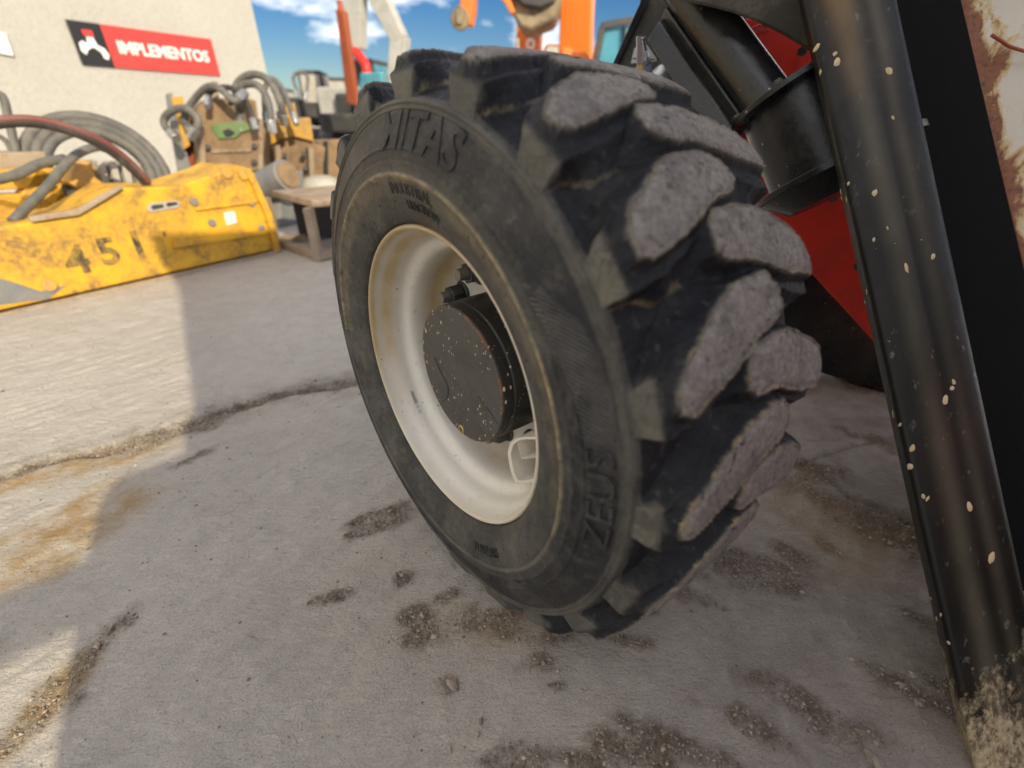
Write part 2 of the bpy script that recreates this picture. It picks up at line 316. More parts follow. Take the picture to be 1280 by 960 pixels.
# ------------------------------------------------------------------ mesh building
COL = sc.collection
class MB:
    def __init__(s): s.v = []; s.f = []
    def add(s, vs, fs):
        k = len(s.v); s.v += [tuple(p) for p in vs]; s.f += [tuple(i+k for i in f) for f in fs]; return s
    def box(s, c, size, ax=None):
        """oriented box: centre, full sizes, three axes"""
        ax = ax or (Vector((1, 0, 0)), Vector((0, 1, 0)), Vector((0, 0, 1))); c = Vector(c)
        vs = [c + ax[0]*(i*size[0]/2) + ax[1]*(j*size[1]/2) + ax[2]*(k*size[2]/2) for i in (-1, 1) for j in (-1, 1) for k in (-1, 1)]
        return s.add(vs, [(0, 1, 3, 2), (4, 6, 7, 5), (0, 4, 5, 1), (2, 3, 7, 6), (0, 2, 6, 4), (1, 5, 7, 3)])
    def bar(s, a, b, w, h, side=(0, 0, 1)):
        a, b = Vector(a), Vector(b); d = (b-a).normalized(); x = d.cross(Vector(side)).normalized(); y = x.cross(d)
        return s.box((a+b)/2, (w, h, (b-a).length), (x, y, d))
    def prism(s, pts, vec):
        n = len(pts); pts = [Vector(p) for p in pts]; vec = Vector(vec)
        return s.add(pts+[p+vec for p in pts], [tuple(range(n))[::-1], tuple(range(n, 2*n))]+[(i, (i+1) % n, n+(i+1) % n, n+i) for i in range(n)])
    def cyl(s, a, b, r, r2=None, n=24, caps=True):
        a, b = Vector(a), Vector(b); d = (b-a).normalized(); x = d.orthogonal().normalized(); y = d.cross(x); r2 = r if r2 is None else r2
        vs = [a+(x*math.cos(t)+y*math.sin(t))*r for t in [2*math.pi*i/n for i in range(n)]]
        vs += [b+(x*math.cos(t)+y*math.sin(t))*r2 for t in [2*math.pi*i/n for i in range(n)]]
        fs = [(i, (i+1) % n, n+(i+1) % n, n+i) for i in range(n)]
        if caps: fs += [tuple(range(n))[::-1], tuple(range(n, 2*n))]
        return s.add(vs, fs)
    def tube(s, pts, r, n=12, sub=6):
        P = [Vector(p) for p in pts]; Q = []
        for i in range(len(P)-1):
            p0 = P[max(i-1, 0)]; p1 = P[i]; p2 = P[i+1]; p3 = P[min(i+2, len(P)-1)]
            for k in range(sub):
                t = k/sub; Q.append(.5*((2*p1)+(p2-p0)*t+(2*p0-5*p1+4*p2-p3)*t*t+(3*p1-p0-3*p2+p3)*t**3))
        Q.append(P[-1]); k0 = len(s.v); up = None
        for i, q in enumerate(Q):
            d = (Q[min(i+1, len(Q)-1)]-Q[max(i-1, 0)]).normalized()
            up = d.orthogonal().normalized() if up is None else (up-d*up.dot(d)).normalized()
            y = d.cross(up)
            for j in range(n): a = 2*math.pi*j/n; s.v.append(tuple(q+(up*math.cos(a)+y*math.sin(a))*r))
        m = len(Q)
        for i in range(m-1):
            for j in range(n): s.f.append((k0+i*n+j, k0+i*n+(j+1) % n, k0+(i+1)*n+(j+1) % n, k0+(i+1)*n+j))
        s.f.append(tuple(k0+j for j in range(n))[::-1]); s.f.append(tuple(k0+(m-1)*n+j for j in range(n))); return s
    def lathe(s, prof, o, ax, x, n=96, cap=False):
        """profile of (radius, height) turned about the axis ax through o"""
        o, ax, x = Vector(o), Vector(ax), Vector(x); y = ax.cross(x); k0 = len(s.v)
        for r, h in prof:
            for j in range(n): a = 2*math.pi*j/n; s.v.append(tuple(o+ax*h+(x*math.cos(a)+y*math.sin(a))*r))
        for i in range(len(prof)-1):
            for j in range(n): s.f.append((k0+i*n+j, k0+i*n+(j+1) % n, k0+(i+1)*n+(j+1) % n, k0+(i+1)*n+j))
        return s
    def build(s, name, m, parent=None, bevel=0, smooth=35, seg=2):
        me = bpy.data.meshes.new(name); me.from_pydata(s.v, [], s.f); me.validate()
        import bmesh
        bm = bmesh.new(); bm.from_mesh(me); bmesh.ops.recalc_face_normals(bm, faces=bm.faces); bm.to_mesh(me); bm.free()
        me.materials.append(M[m] if isinstance(m, str) else m)
        for p in me.polygons: p.use_smooth = True
        me.set_sharp_from_angle(angle=R(smooth))
        o = bpy.data.objects.new(name, me); COL.objects.link(o)
        if parent: o.parent = parent
        if bevel:
            b = o.modifiers.new('bevel', 'BEVEL'); b.width = bevel; b.segments = seg; b.limit_method = 'ANGLE'; b.angle_limit = R(40)
            b.harden_normals = False
        return o
def root(name, label, cat, group=None, loc=(0, 0, 0)):
    o = bpy.data.objects.new(name, None); COL.objects.link(o); o['label'] = label; o['category'] = cat
    o.empty_display_size = .1
    if group: o['group'] = group
    return o
def tag(o, label, cat, group=None):
    o['label'] = label; o['category'] = cat
    if group: o['group'] = group
    return o
def fattr(me, name, arr):
    a = me.attributes.new(name, 'FLOAT', 'POINT'); a.data.foreach_set('value', np.ascontiguousarray(arr, dtype=np.float32))
def grid_mesh(name, V, faces, m, attrs=None, normals=None, parent=None):
    me = bpy.data.meshes.new(name); nv = len(V); nf = len(faces)
    me.vertices.add(nv); me.vertices.foreach_set('co', V.astype(np.float32).ravel())
    k = faces.shape[1]
    me.loops.add(nf*k); me.loops.foreach_set('vertex_index', faces.astype(np.int32).ravel())
    me.polygons.add(nf); me.polygons.foreach_set('loop_start', np.arange(0, nf*k, k, dtype=np.int32))
    me.polygons.foreach_set('use_smooth', np.ones(nf, dtype=bool)); me.update(calc_edges=True)
    for n_, a in (attrs or {}).items(): fattr(me, n_, a)
    if normals is not None: me.normals_split_custom_set_from_vertices(normals.astype(np.float32).tolist())
    me.materials.append(M[m]); o = bpy.data.objects.new(name, me); COL.objects.link(o)
    if parent: o.parent = parent
    return o

def text_mesh(s, size, extrude=.001, bold=0., xs=1.):
    """a line of lettering as vertices and faces, centred on x, baseline 0"""
    cu = bpy.data.curves.new('t', 'FONT'); cu.body = s; cu.size = size; cu.extrude = extrude; cu.offset = bold; cu.align_x = 'CENTER'; cu.resolution_u = 3
    ob = bpy.data.objects.new('t', cu); COL.objects.link(ob); dg = bpy.context.evaluated_depsgraph_get()
    me = bpy.data.meshes.new_from_object(ob.evaluated_get(dg)); vs = [(v.co.x*xs, v.co.y, v.co.z) for v in me.vertices]
    fs = [tuple(p.vertices) for p in me.polygons]; bpy.data.objects.remove(ob); bpy.data.curves.remove(cu); bpy.data.meshes.remove(me)
    return vs, fs

# ------------------------------------------------------------------ ground
def spaced(lo, hi, step, far, g=1.16):
    a = list(np.arange(lo, hi+step/2, step)); s = step
    while a[-1] < far: s *= g; a.append(a[-1]+s)
    s = step
    while a[0] > -far: s *= g; a.insert(0, a[0]-s)
    return np.array(a)
CRACKS = [([(-80, 640), (0, 600), (60, 578), (130, 563), (190, 548), (225, 532), (300, 508), (370, 490), (445, 477), (560, 455), (700, 430)], .045, 1.25),
          ([(900, 520), (985, 565), (1020, 587), (1080, 622), (1150, 652), (1260, 690)], .02, .7),
          ([(960, 590), (1060, 560), (1140, 530)], .012, .5)]
DIRT = [(480, 650, 42, 14), (505, 725, 14, 9), (530, 795, 30, 22), (590, 780, 28, 20), (637, 778, 22, 20), (680, 830, 36, 18), (565, 862, 14, 16),
        (700, 860, 16, 8), (930, 712, 60, 16), (990, 690, 30, 10), (1040, 680, 16, 10), (1100, 662, 44, 16), (1010, 580, 34, 14), (1100, 550, 40, 8),
        (650, 955, 70, 16), (850, 930, 70, 16), (935, 905, 50, 16), (1010, 875, 60, 18), (1130, 850, 60, 12), (415, 748, 26, 8), (235, 578, 18, 8),
        (250, 530, 50, 10), (90, 850, 26, 40), (880, 720, 26, 12), (800, 760, 30, 8), (1095, 480, 60, 10), (1000, 603, 42, 16), (1065, 632, 44, 14), (1125, 655, 44, 14), (905, 700, 44, 14), (962, 704, 40, 12), (852, 738, 40, 10), (560, 745, 20, 10), (520, 770, 22, 12), (700, 800, 30, 12), (780, 800, 40, 8), (460, 665, 26, 8), (720, 950, 60, 14), (790, 940, 60, 14), (1180, 690, 30, 10), (1190, 860, 30, 12), (1150, 770, 20, 8), (1030, 910, 26, 10), (610, 700, 12, 6)]
def px_dist(X, Y):
    """ground points -> picture coordinates of the survey"""
    cp, sp = math.cos(PITCH), math.sin(PITCH); z = Y*cp+CH*sp; z = np.where(z < .05, .05, z)
    return 640+F*X/z, 480-F*(Y*sp-CH*cp)/z
def seg_dist(X, Y, P):
    best = np.full(X.shape, 9e9)
    for a, b in zip(P[:-1], P[1:]):
        dx, dy = b[0]-a[0], b[1]-a[1]; t = np.clip(((X-a[0])*dx+(Y-a[1])*dy)/(dx*dx+dy*dy), 0, 1)
        best = np.minimum(best, np.hypot(X-a[0]-t*dx, Y-a[1]-t*dy))
    return best
def ground_fields(X, Y):
    h = .010*fbm(X*1.7+9, Y*1.7+4, 3)+.0045*fbm(X*7+3, Y*7+8, 4)
    a = R(52); U = X*math.cos(a)+Y*math.sin(a); V = -X*math.sin(a)+Y*math.cos(a)
    h = h+.0042*fbm(U*9+60, V*45+90, 3)+.0016*fbm(X*45, Y*45, 2)
    dirt = np.zeros_like(X); och = np.zeros_like(X)
    for P, w, s in CRACKS:
        Q = [tuple(gp(*p))[:2] for p in P]
        d = seg_dist(X+.018*fbm(X*9, Y*9, 3), Y+.018*fbm(X*9+50, Y*9+70, 3), Q); ww = w*(1+.6*fbm(X*5+30, Y*5+31, 2))
        k = s*(1-sstep(.2, 1.15, d/ww)); h = h-.020*k*(.65+.5*fbm(X*50, Y*50, 3)); dirt = np.maximum(dirt, k)
        dirt = np.maximum(dirt, .35*s*(1-sstep(.5, 2.6, d/ww)))
    pu, pv = px_dist(X, Y)
    for u, v, ru, rv in DIRT:
        c = gp(u, v); e1 = gp(u+ru, v)-c; e2 = gp(u, v-rv)-c
        r1 = e1.length; r2 = max(e2.length, .01); dx = X-c.x; dy = Y-c.y
        q = np.hypot((dx*e1.x+dy*e1.y)/r1/r1, (dx*e2.x+dy*e2.y)/r2/r2)+1.15*fbm(X*13+u, Y*13+v, 4, .62)-.12
        k = 1-sstep(.35, 1.25, q); dirt = np.maximum(dirt, k*.95); h = h+.004*k*fbm(X*80, Y*80, 2)+.002*k
    for u, v, ru, rv in [(150, 570, 90, 14), (90, 850, 26, 50), (60, 590, 60, 10), (640, 780, 120, 40), (50, 690, 120, 40), (1000, 620, 120, 60), (100, 640, 30, 40)]:
        c = gp(u, v); e1 = gp(u+ru, v)-c; e2 = gp(u, v-rv)-c; r1 = e1.length; r2 = e2.length; dx = X-c.x; dy = Y-c.y
        q = np.hypot((dx*e1.x+dy*e1.y)/r1/r1, (dx*e2.x+dy*e2.y)/r2/r2)+.5*fbm(X*8+u, Y*8+v, 3)
        och = np.maximum(och, (.8 if rv < 51 and u < 200 else .3)*(1-sstep(.4, 1.2, q)))
    global GRIME_SHADE; GRIME_SHADE = .72*sstep(.0, .75, X*.9-Y*.30+.10+.25*fbm(X*3, Y*3, 3))  # brown grime plus the machine's shade, both put into the ground colour
    far = sstep(6, 12, np.hypot(X, Y)); h = h*(1-far)
    return h, dirt*(1-far), och*(1-far)
gx = spaced(-2.2, 1.9, .0085, 3500); gy = spaced(.12, 2.7, .0075, 3500)
GX, GY = np.meshgrid(gx, gy, indexing='ij'); gh, gdirt, goch = ground_fields(GX, GY); grime_shade = GRIME_SHADE*(1-sstep(3, 6, np.hypot(GX, GY)))
ni, nj = GX.shape; idx = np.arange(ni*nj).reshape(ni, nj)
gf = np.stack([idx[:-1, :-1], idx[1:, :-1], idx[1:, 1:], idx[:-1, 1:]], -1).reshape(-1, 4)
ground = grid_mesh('ground', np.stack([GX, GY, gh], -1).reshape(-1, 3), gf, 'ground', {'dirt': gdirt.ravel(), 'ochre': goch.ravel(), 'grime_shade': grime_shade.ravel()})
ground['kind'] = 'structure'

def octas(P, S, seed=1):
    g = np.random.default_rng(seed); n = len(P)
    base = np.array([(1, 0, 0), (-1, 0, 0), (0, 1, 0), (0, -1, 0), (0, 0, 1), (0, 0, -1)], float)
    V = base[None]*(.6+.6*g.random((n, 6, 1)))+(g.random((n, 6, 3))-.5)*.5
    V *= (.7+.6*g.random((n, 1, 3))); V[..., 2] *= .7
    a = g.random(n)*6.28; c, s = np.cos(a)[:, None], np.sin(a)[:, None]
    x = V[..., 0]*c-V[..., 1]*s; y = V[..., 0]*s+V[..., 1]*c; V = np.stack([x, y, V[..., 2]], -1)*S[:, None, None]+P[:, None]
    t = np.array([(0, 2, 4), (2, 1, 4), (1, 3, 4), (3, 0, 4), (2, 0, 5), (1, 2, 5), (3, 1, 5), (0, 3, 5)])
    return V.reshape(-1, 3), (t[None]+6*np.arange(n)[:, None, None]).reshape(-1, 3), np.repeat(g.random(n), 6)
cx_ = rng.uniform(-2.2, 1.5, 1000000); cy_ = rng.uniform(.15, 2.6, 1000000)
# density follows the cracks and dirt patches
hh, dd, oo = ground_fields(cx_, cy_)
keep = rng.random(1000000) < (dd**2.*.55+.0020+.004*(oo > .5)); cx_, cy_, hh, dd = cx_[keep], cy_[keep], hh[keep], dd[keep]
S = (.0009+.0032*rng.random(len(cx_))**3)*(1+.6*(rng.random(len(cx_)) > .96)); print('grains', len(cx_))
V, Fc, rd = octas(np.stack([cx_, cy_, hh+S*.35], -1), S)
gr = grid_mesh('gravel', V, Fc, 'stone', {'rnd': rd}); gr['kind'] = 'stuff'; gr.data.polygons.foreach_set('use_smooth', np.zeros(len(Fc), dtype=bool))
gr['label'] = 'loose brown gravel and crumbs lying in the cracks of the concrete'
# the pebbles large enough to pick up one by one
pebs = [(568, 858, .011), (700, 842, .007), (604, 905, .007), (600, 920, .006), (362, 490, .010), (420, 484, .008), (530, 772, .008), (660, 800, .007), (505, 722, .008),
        (1145, 838, .010), (1130, 852, .009), (1152, 876, .011), (1095, 945, .012), (908, 760, .008), (985, 868, .008), (620, 775, .006), (545, 800, .008), (690, 828, .006),
        (1195, 862, .008), (1012, 690, .007), (1090, 668, .007), (930, 705, .006), (640, 745, .006), (566, 940, .007), (1160, 900, .006)]
for u, v, s in pebs:
    p = gp(u, v); z = ground_fields(np.array([p.x]), np.array([p.y]))[0][0]
    import bmesh
    bm = bmesh.new(); bmesh.ops.create_icosphere(bm, subdivisions=2 if s > .009 else 1, radius=s*.8)
    k = Vector((random.uniform(.8, 1.4), random.uniform(.6, 1.), random.uniform(.5, .75))); sd = random.random()*50
    for q in bm.verts:
        q.co = Vector((q.co.x*k.x, q.co.y*k.y, q.co.z*k.z))*(1+.55*float(vnoise(np.array([q.co.x/s*1.3+sd]), np.array([q.co.y/s*1.3+q.co.z/s*1.7+sd]))[0]))
    me = bpy.data.meshes.new('stone'); bm.to_mesh(me); bm.free(); fattr(me, 'rnd', np.full(len(me.vertices), .25+.6*random.random())); me.materials.append(M['stone'])
    o = bpy.data.objects.new('stone', me); COL.objects.link(o); o.location = (p.x, p.y, z+s*.3); o.rotation_euler.z = random.random()*6; o.parent = ground

# ------------------------------------------------------------------ the machine with its wheel
mach = root('telehandler', 'red and black loader with a white rimmed worn tyre filling the picture', 'loader')
YAW = .6885
N = Vector((-math.cos(YAW), -math.sin(YAW), 0)); T = Vector((math.sin(YAW), -math.cos(YAW), 0)); Z = Vector((0, 0, 1))
CC = Vector((-.1256, .6499, .4443))
nN, nT, nC = np.array(N), np.array(T), np.array(CC)
# cross-section of the carcass (radius, offset outwards): outer bead -> sidewall -> ridge -> tread floor -> inner side
outer = [(.2515, -.014), (.2525, -.004), (.2545, .002), (.259, .0065), (.268, .011), (.280, .0155), (.293, .0195), (.306, .0225), (.3125, .0235), (.315, .0262), (.318, .0268), (.3205, .0245),
         (.326, .0238), (.3325, .0242), (.3345, .0225), (.338, .0225), (.3455, .0215), (.348, .0232), (.3505, .0205), (.362, .0170), (.374, .0125), (.384, .0085), (.3895, .0058), (.3905, .0080),
         (.3925, .0055), (.3955, .0055), (.3970, .0075), (.3990, .0062), (.4015, .0015)]
HALF = -.163
floor_half = [(.405, -.006), (.4085, -.016), (.412, -.035), (.417, -.06), (.421, -.10), (.4235, -.135), (.424, HALF)]
def resample(P, step):
    P = np.array(P, float); d = np.r_[0, np.cumsum(np.hypot(*np.diff(P, axis=0).T))]; n = max(2, int(d[-1]/step)+1)
    s = np.linspace(0, d[-1], n); return np.stack([np.interp(s, d, P[:, 0]), np.interp(s, d, P[:, 1])], -1)
def smooth_curve(P, k):
    Q = P.copy()
    for _ in range(k): Q[1:-1] = .25*Q[:-2]+.5*Q[1:-1]+.25*Q[2:]
    return Q
o1 = resample(outer, .0017); f1 = resample([outer[-1]]+floor_half, .0019)[1:]; f1 = smooth_curve(f1, 6)
half = np.concatenate([o1, f1]); mir = half[::-1][1:].copy(); mir[:, 1] = 2*HALF-mir[:, 1]
prof = np.concatenate([half, mir]); no1 = len(o1); npf = len(prof)
# the lug-top curve, as a function of how far the floor has run from the ridge (0 at the ridge, 1 in the centre)
flr = np.concatenate([[o1[-1]], f1]); fs_ = np.r_[0, np.cumsum(np.hypot(*np.diff(flr, axis=0).T))]; fs_ /= fs_[-1]
topk = np.array([(0, .4015, .0015), (.035, .412, .0008), (.08, .4255, -.0010), (.108, .4330, -.0040), (.145, .4365, -.0120), (.20, .4395, -.025), (.34, .4420, -.05), (.6, .4435, -.1), (1, .4440, HALF)])
top_h = np.stack([np.interp(fs_, topk[:, 0], topk[:, 1]), np.interp(fs_, topk[:, 0], topk[:, 2])], -1)
top_h = smooth_curve(top_h, 2)
tl = np.r_[0, np.cumsum(np.hypot(*np.diff(top_h, axis=0).T))]
# D: running coordinate across the tread, the offset on the crown, carried on down the flank
Dh = np.where(top_h[:, 1] < -.012, top_h[:, 1], 0); kk = np.argmax(top_h[:, 1] < -.012); Dh[:kk] = top_h[kk, 1]+(tl[kk]-tl[:kk])
top_full = prof.copy(); top_full[no1-1:no1-1+len(top_h)] = top_h
tm = top_h[::-1][1:].copy(); tm[:, 1] = 2*HALF-tm[:, 1]; top_full[no1-1+len(top_h):no1-1+len(top_h)+len(tm)] = tm
D = np.full(npf, 1.); D[no1-1:no1-1+len(Dh)] = Dh; D[no1-1+len(Dh):no1-1+2*len(Dh)-1] = 2*HALF-Dh[::-1][1:]
inside = (D < .9)
LUG = np.array([(-4.6, .060), (1.2, .060), (1.2, .03), (1.9, .016), (3.2, -.002), (5.2, -.022), (7.2, -.055), (9.4, -.088), (10.6, -.115), (11.0, -.155), (10.8, -.190), (8.8, -.208), (5.4, -.213), (3.7, -.195),
                (1.4, -.145), (-.8, -.110), (-2.7, -.075), (-3.9, -.048), (-4.8, -.018), (-4.9, .000), (-4.8, .02)])
TOP = np.array([(-.2, -.0095), (1.3, -.0095), (3.0, -.017), (5, -.032), (7., -.058), (9.2, -.09), (10.5, -.115), (10.9, -.15), (10.6, -.19), (8.6, -.206), (5.3, -.211), (3.8, -.196), (2.7, -.145), (.9, -.112), (-.6, -.078), (-1.5, -.05), (-2.3, -.026), (-1.6, -.013)])
NTH = 1500; th = np.arange(NTH)/NTH*360-180   # degrees
def poly_sd(px, py, P):
    """signed distance to a polygon, positive inside"""
    d = np.full(px.shape, 9e9); ins = np.zeros(px.shape, bool); n = len(P)
    for i in range(n):
        a, b = P[i], P[(i+1) % n]; ex, ey = b-a; wx, wy = px-a[0], py-a[1]; t = np.clip((wx*ex+wy*ey)/(ex*ex+ey*ey), 0, 1)
        d = np.minimum(d, (wx-ex*t)**2+(wy-ey*t)**2)
        c = (a[1] > py) != (b[1] > py); xi = a[0]+(py-a[1])/(ey if ey else 1e-9)*ex; ins ^= c & (px < xi)
    return np.where(ins, 1, -1)*np.sqrt(d)
RD = .456*math.pi/180
THg, Dg = np.meshgrid(th, D, indexing='ij')
sd2 = np.full(THg.shape, -1.)
warp2 = .0034*fbm(THg*RD*38+13, Dg*38+29, 3, .55)+.0014*fbm(THg*RD*75+13, Dg*75+29, 2)-.0022
sd = np.full(THg.shape, -1.); lid = np.full(THg.shape, -1)
warp = .0042*fbm(THg*RD*42+3, Dg*42+9, 4, .6)
for k in range(20):
    for side in (0, 1):
        c = 21.5+18*k+(9.6 if side else 0)
        jit = random.uniform(-.35, .35); jd = random.uniform(-.004, .004)
        P = LUG.copy(); P[:, 0] = (P[:, 0]+jit)*RD; P[:, 1] += jd*(P[:, 1] < -.1)
        P2 = TOP.copy(); P2[:, 0] = (P2[:, 0]+jit)*RD; P2[:, 1] += jd*(P2[:, 1] < -.1)
        dt = (THg[:, 0]-c+180) % 360-180; rows = np.where(np.abs(dt-3.5) < 14)[0]
        Dd = Dg[rows] if not side else 2*HALF-Dg[rows]
        q = poly_sd((dt[rows]*RD)[:, None]+np.zeros_like(Dd), Dd, P)+warp[rows]*np.where(Dd < .005, 1, .3)
        q = np.where(inside[None, :], q, -1)
        m_ = q > sd[rows]; s2 = sd[rows]; l2 = lid[rows]; s2[m_] = q[m_]; l2[m_] = k*2+side; sd[rows] = s2; lid[rows] = l2
        q = poly_sd((dt[rows]*RD)[:, None]+np.zeros_like(Dd), Dd, P2)+warp2[rows]
        sd2[rows] = np.maximum(sd2[rows], np.where(inside[None, :], q, -1))
FW = np.where(Dg > -.01, .007, .007+.024*sstep(.01, .05, -Dg))                                      # the flank's width; steep on the shoulder
FW = np.where(Dg < 2*HALF+.05, .007+.024*sstep(.01, .05, Dg-2*HALF), FW)
x = np.clip((sd+FW)/FW, 0, 1); mask = np.where(inside[None, :], x**1.5, 0.)
floor3 = prof[None]+np.zeros((NTH, 1, 1)); top3 = top_full[None]
RD3 = floor3*(1-mask[..., None])+top3*mask[..., None]
# wear: lug tops lower towards their ragged edges, dents, and a general lumpiness
edge = np.clip(sd/.006, 0, 1)
plat = sstep(-.0095, .0015, sd2)*sstep(.3, .7, mask)
fine = fbm(THg*RD*150, Dg*150+40, 3, .6)
r_off = plat*.0140+np.where(plat > .98, .0010*fbm(THg*RD*40, Dg*40+40, 3, .5)+.00025*fine-.0036*(1-sstep(-.001, .014, sd2))**2, 0)-.0025*sstep(.42, .6, fbm(THg*RD*70+80, Dg*70+11, 3))*(plat > .9)
r_off += np.where(inside[None, :] & (plat < .5), .0009*fine, 0)
r_off += np.where(inside[None, :] & (mask < .9), .0015*fbm(THg*RD*25+9, Dg*25, 3), 0)
sdw = np.interp(np.arange(npf), np.arange(npf), prof[:, 0])
sl = np.r_[0, np.cumsum(np.hypot(*np.diff(prof, axis=0).T))]
SL = sl[None]+np.zeros((NTH, 1))
r_off += np.where(~inside[None, :], .00035*fbm(THg*RD*35, SL*60, 3), 0)
# shallow raised pads on the void floors next to the shoulder
for side in (0, 1):
    Dd = Dg if not side else 2*HALF-Dg
    ph = (THg-(21.5+(9.6 if side else 0))-6.5-30*np.clip(-Dd, 0, .09)) % 18
    k = sstep(1.0, 1.5, ph)*(1-sstep(7.2, 7.7, ph))*sstep(-.078, -.074, Dd)*(1-sstep(-.026, -.022, Dd))*(mask < .02)
    r_off += .0022*k
RR, DDp = RD3[..., 0]+r_off, RD3[..., 1].copy()
# the ridged repair-like pad moulded on the sidewall and its raised border
outer_side = (np.arange(npf) < no1)[None, :] & np.ones_like(THg, bool)
rr_ = prof[None, :, 0]+np.zeros_like(THg)
padpoly = np.array([(.334, 41), (.356, 41.5), (.379, 34.5), (.3875, 29), (.3885, 20), (.3885, -6), (.372, -6), (.352, 5), (.352, 19), (.346, 30)])
px_, py_ = (rr_), THg*.0063
psd = poly_sd(px_, py_, padpoly*np.array([1, .0063])); psd = np.where(outer_side, psd, -1)
pad = sstep(-.0006, .0006, psd)*sstep(9, 20, THg); DDp += .0030*sstep(-.0008, .0008, psd)*(1-.6*sstep(20, 0, THg))*outer_side
# chips and drips on the sidewall ring
chip = sstep(.35, .6, fbm(THg*.35, rr_*90, 3))*outer_side*((rr_ > .386) & (rr_ < .40)); DDp += .0007*chip
ca, sa = np.cos(np.radians(THg)), np.sin(np.radians(THg))
VT = nC+DDp[..., None]*nN+RR[..., None]*(ca[..., None]*nT+sa[..., None]*np.array((0, 0, 1.)))
sag = np.clip((.10-VT[..., 2])/.10, 0, 1)*(VT[..., 2] < .1); VT[..., 2] = np.where(VT[..., 2] < .004, .004-.15*(.004-VT[..., 2])-.004, VT[..., 2])
# colour fields
dust = np.zeros_like(THg); tan = np.zeros_like(THg); topa = np.zeros_like(THg)
rb = lambda a, b, c, d_: sstep(a, b, rr_)*(1-sstep(c, d_, rr_))
dust = np.where(outer_side,   .50*(1-sstep(.306, .318, rr_))+.75*rb(.311, .3145, .319, .322)+.34*rb(.319, .322, .332, .336)+.10*rb(.334, .338, .385, .39)+.75*rb(.385, .389, .5, .6), dust)
dust = np.where(outer_side, dust*(.75+.5*fbm(THg*.12, rr_*20, 3)), dust)
up_ = sstep(20, 75, THg)*(1-sstep(120, 150, THg)); dust = np.where(outer_side, dust+.16*up_*rb(.31, .32, .5, .6), dust)
tan = np.where(outer_side, .7*rb(.311, .314, .318, .3215)*sstep(-40, 10, THg)*(1-.35*sstep(90, 140, THg))+.25*sstep(-20, 40, THg)*rb(.285, .30, .316, .321), tan)
tan = np.where(outer_side, tan+.3*np.clip(fbm(THg*.2+7, rr_*60, 3)-.15, 0, 1)*rb(.26, .27, .31, .33), tan)
flank = inside[None, :] & (((Dg > -.006)) | (2*HALF-Dg > -.006))
fl_d = np.where(Dg > HALF, Dg, 2*HALF-Dg); dust = np.where(flank & (mask > .5), (.80+.5*fbm(THg*.25, Dg*25, 3))*sstep(-.004, .003, fl_d)*sstep(.5, .95, mask), dust)
dust = np.where(flank & (mask <= .5) & (Dg > .02), .38, dust)
topa = sstep(-.0026, .0006, sd2)*(plat > .6)
ragged = (sd2 > -.0022) & (sd2 < .003) & (plat > .5); lower_ = sstep(35, 0, THg)
tan = np.where(ragged, (.25+1.3*np.clip(fbm(THg*1.2, Dg*120, 3)+.02, 0, 1))*(.6+.4*lower_), tan)
foot = inside[None, :] & (mask > .015) & (mask < .22) & (Dg > -.09) & (Dg < .02)
hi = ((THg-21.5+2-25*np.clip(-Dg, 0, .1)) % 18 > 12)
tan = np.where(foot & hi, .35+.5*fbm(THg*.5, Dg*50, 3), tan); dust = np.where(inside[None, :] & (mask <= .5) & (~flank), .0+.09*np.clip(fbm(THg*.2+31, Dg*22, 3), 0, 1), dust)
low = np.clip((.10-VT[..., 2])/.09, 0, 1); dust = np.maximum(dust, low*.75)
dust = np.clip(dust, 0, 1); tan = np.clip(tan, 0, 1)
# normals over the whole closed surface so pieces meet seamlessly
dth = np.roll(VT, -1, 0)-np.roll(VT, 1, 0); dsv = np.gradient(VT, axis=1); NN = np.cross(dsv, dth); NN /= np.linalg.norm(NN, axis=-1, keepdims=True)+1e-12
outw = VT-(nC+nN*HALF); 
if (NN*outw).sum(-1).mean() < 0: NN = -NN; flip = True
else: flip = False
idx = np.arange(NTH*npf).reshape(NTH, npf); nx = np.roll(idx, -1, 0)
FC = np.stack([idx[:, :-1], idx[:, 1:], nx[:, 1:], nx[:, :-1]], -1)
if flip: FC = FC[..., ::-1]
mf = np.maximum.reduce([mask[:, :-1], mask[:, 1:], np.roll(mask, -1, 0)[:, 1:], np.roll(mask, -1, 0)[:, :-1]])
fl = np.where(mf > .03, lid[:, :-1], -1).reshape(-1); FC = FC.reshape(-1, 4)
# check the winding against the stored normals
a_, b_, c_ = VT.reshape(-1, 3)[FC[5000, 0]], VT.reshape(-1, 3)[FC[5000, 1]], VT.reshape(-1, 3)[FC[5000, 2]]
if np.dot(np.cross(b_-a_, c_-b_), NN.reshape(-1, 3)[FC[5000, 0]]) < 0: FC = FC[:, ::-1]
Vf = VT.reshape(-1, 3); Nf = NN.reshape(-1, 3); AT = {'dust': dust.ravel(), 'tan': tan.ravel(), 'top': topa.ravel(), 'pad': pad.ravel()}
def piece(name, sel, parent):
    f = FC[sel]; u, inv = np.unique(f, return_inverse=True)
    return grid_mesh(name, Vf[u], inv.reshape(f.shape), 'tyre', {k: v[u] for k, v in AT.items()}, Nf[u], parent)
tyre = piece('tyre', fl < 0, mach)
for k in range(40):
    s_ = fl == k
    if s_.any(): piece('tread_lug', s_, tyre)

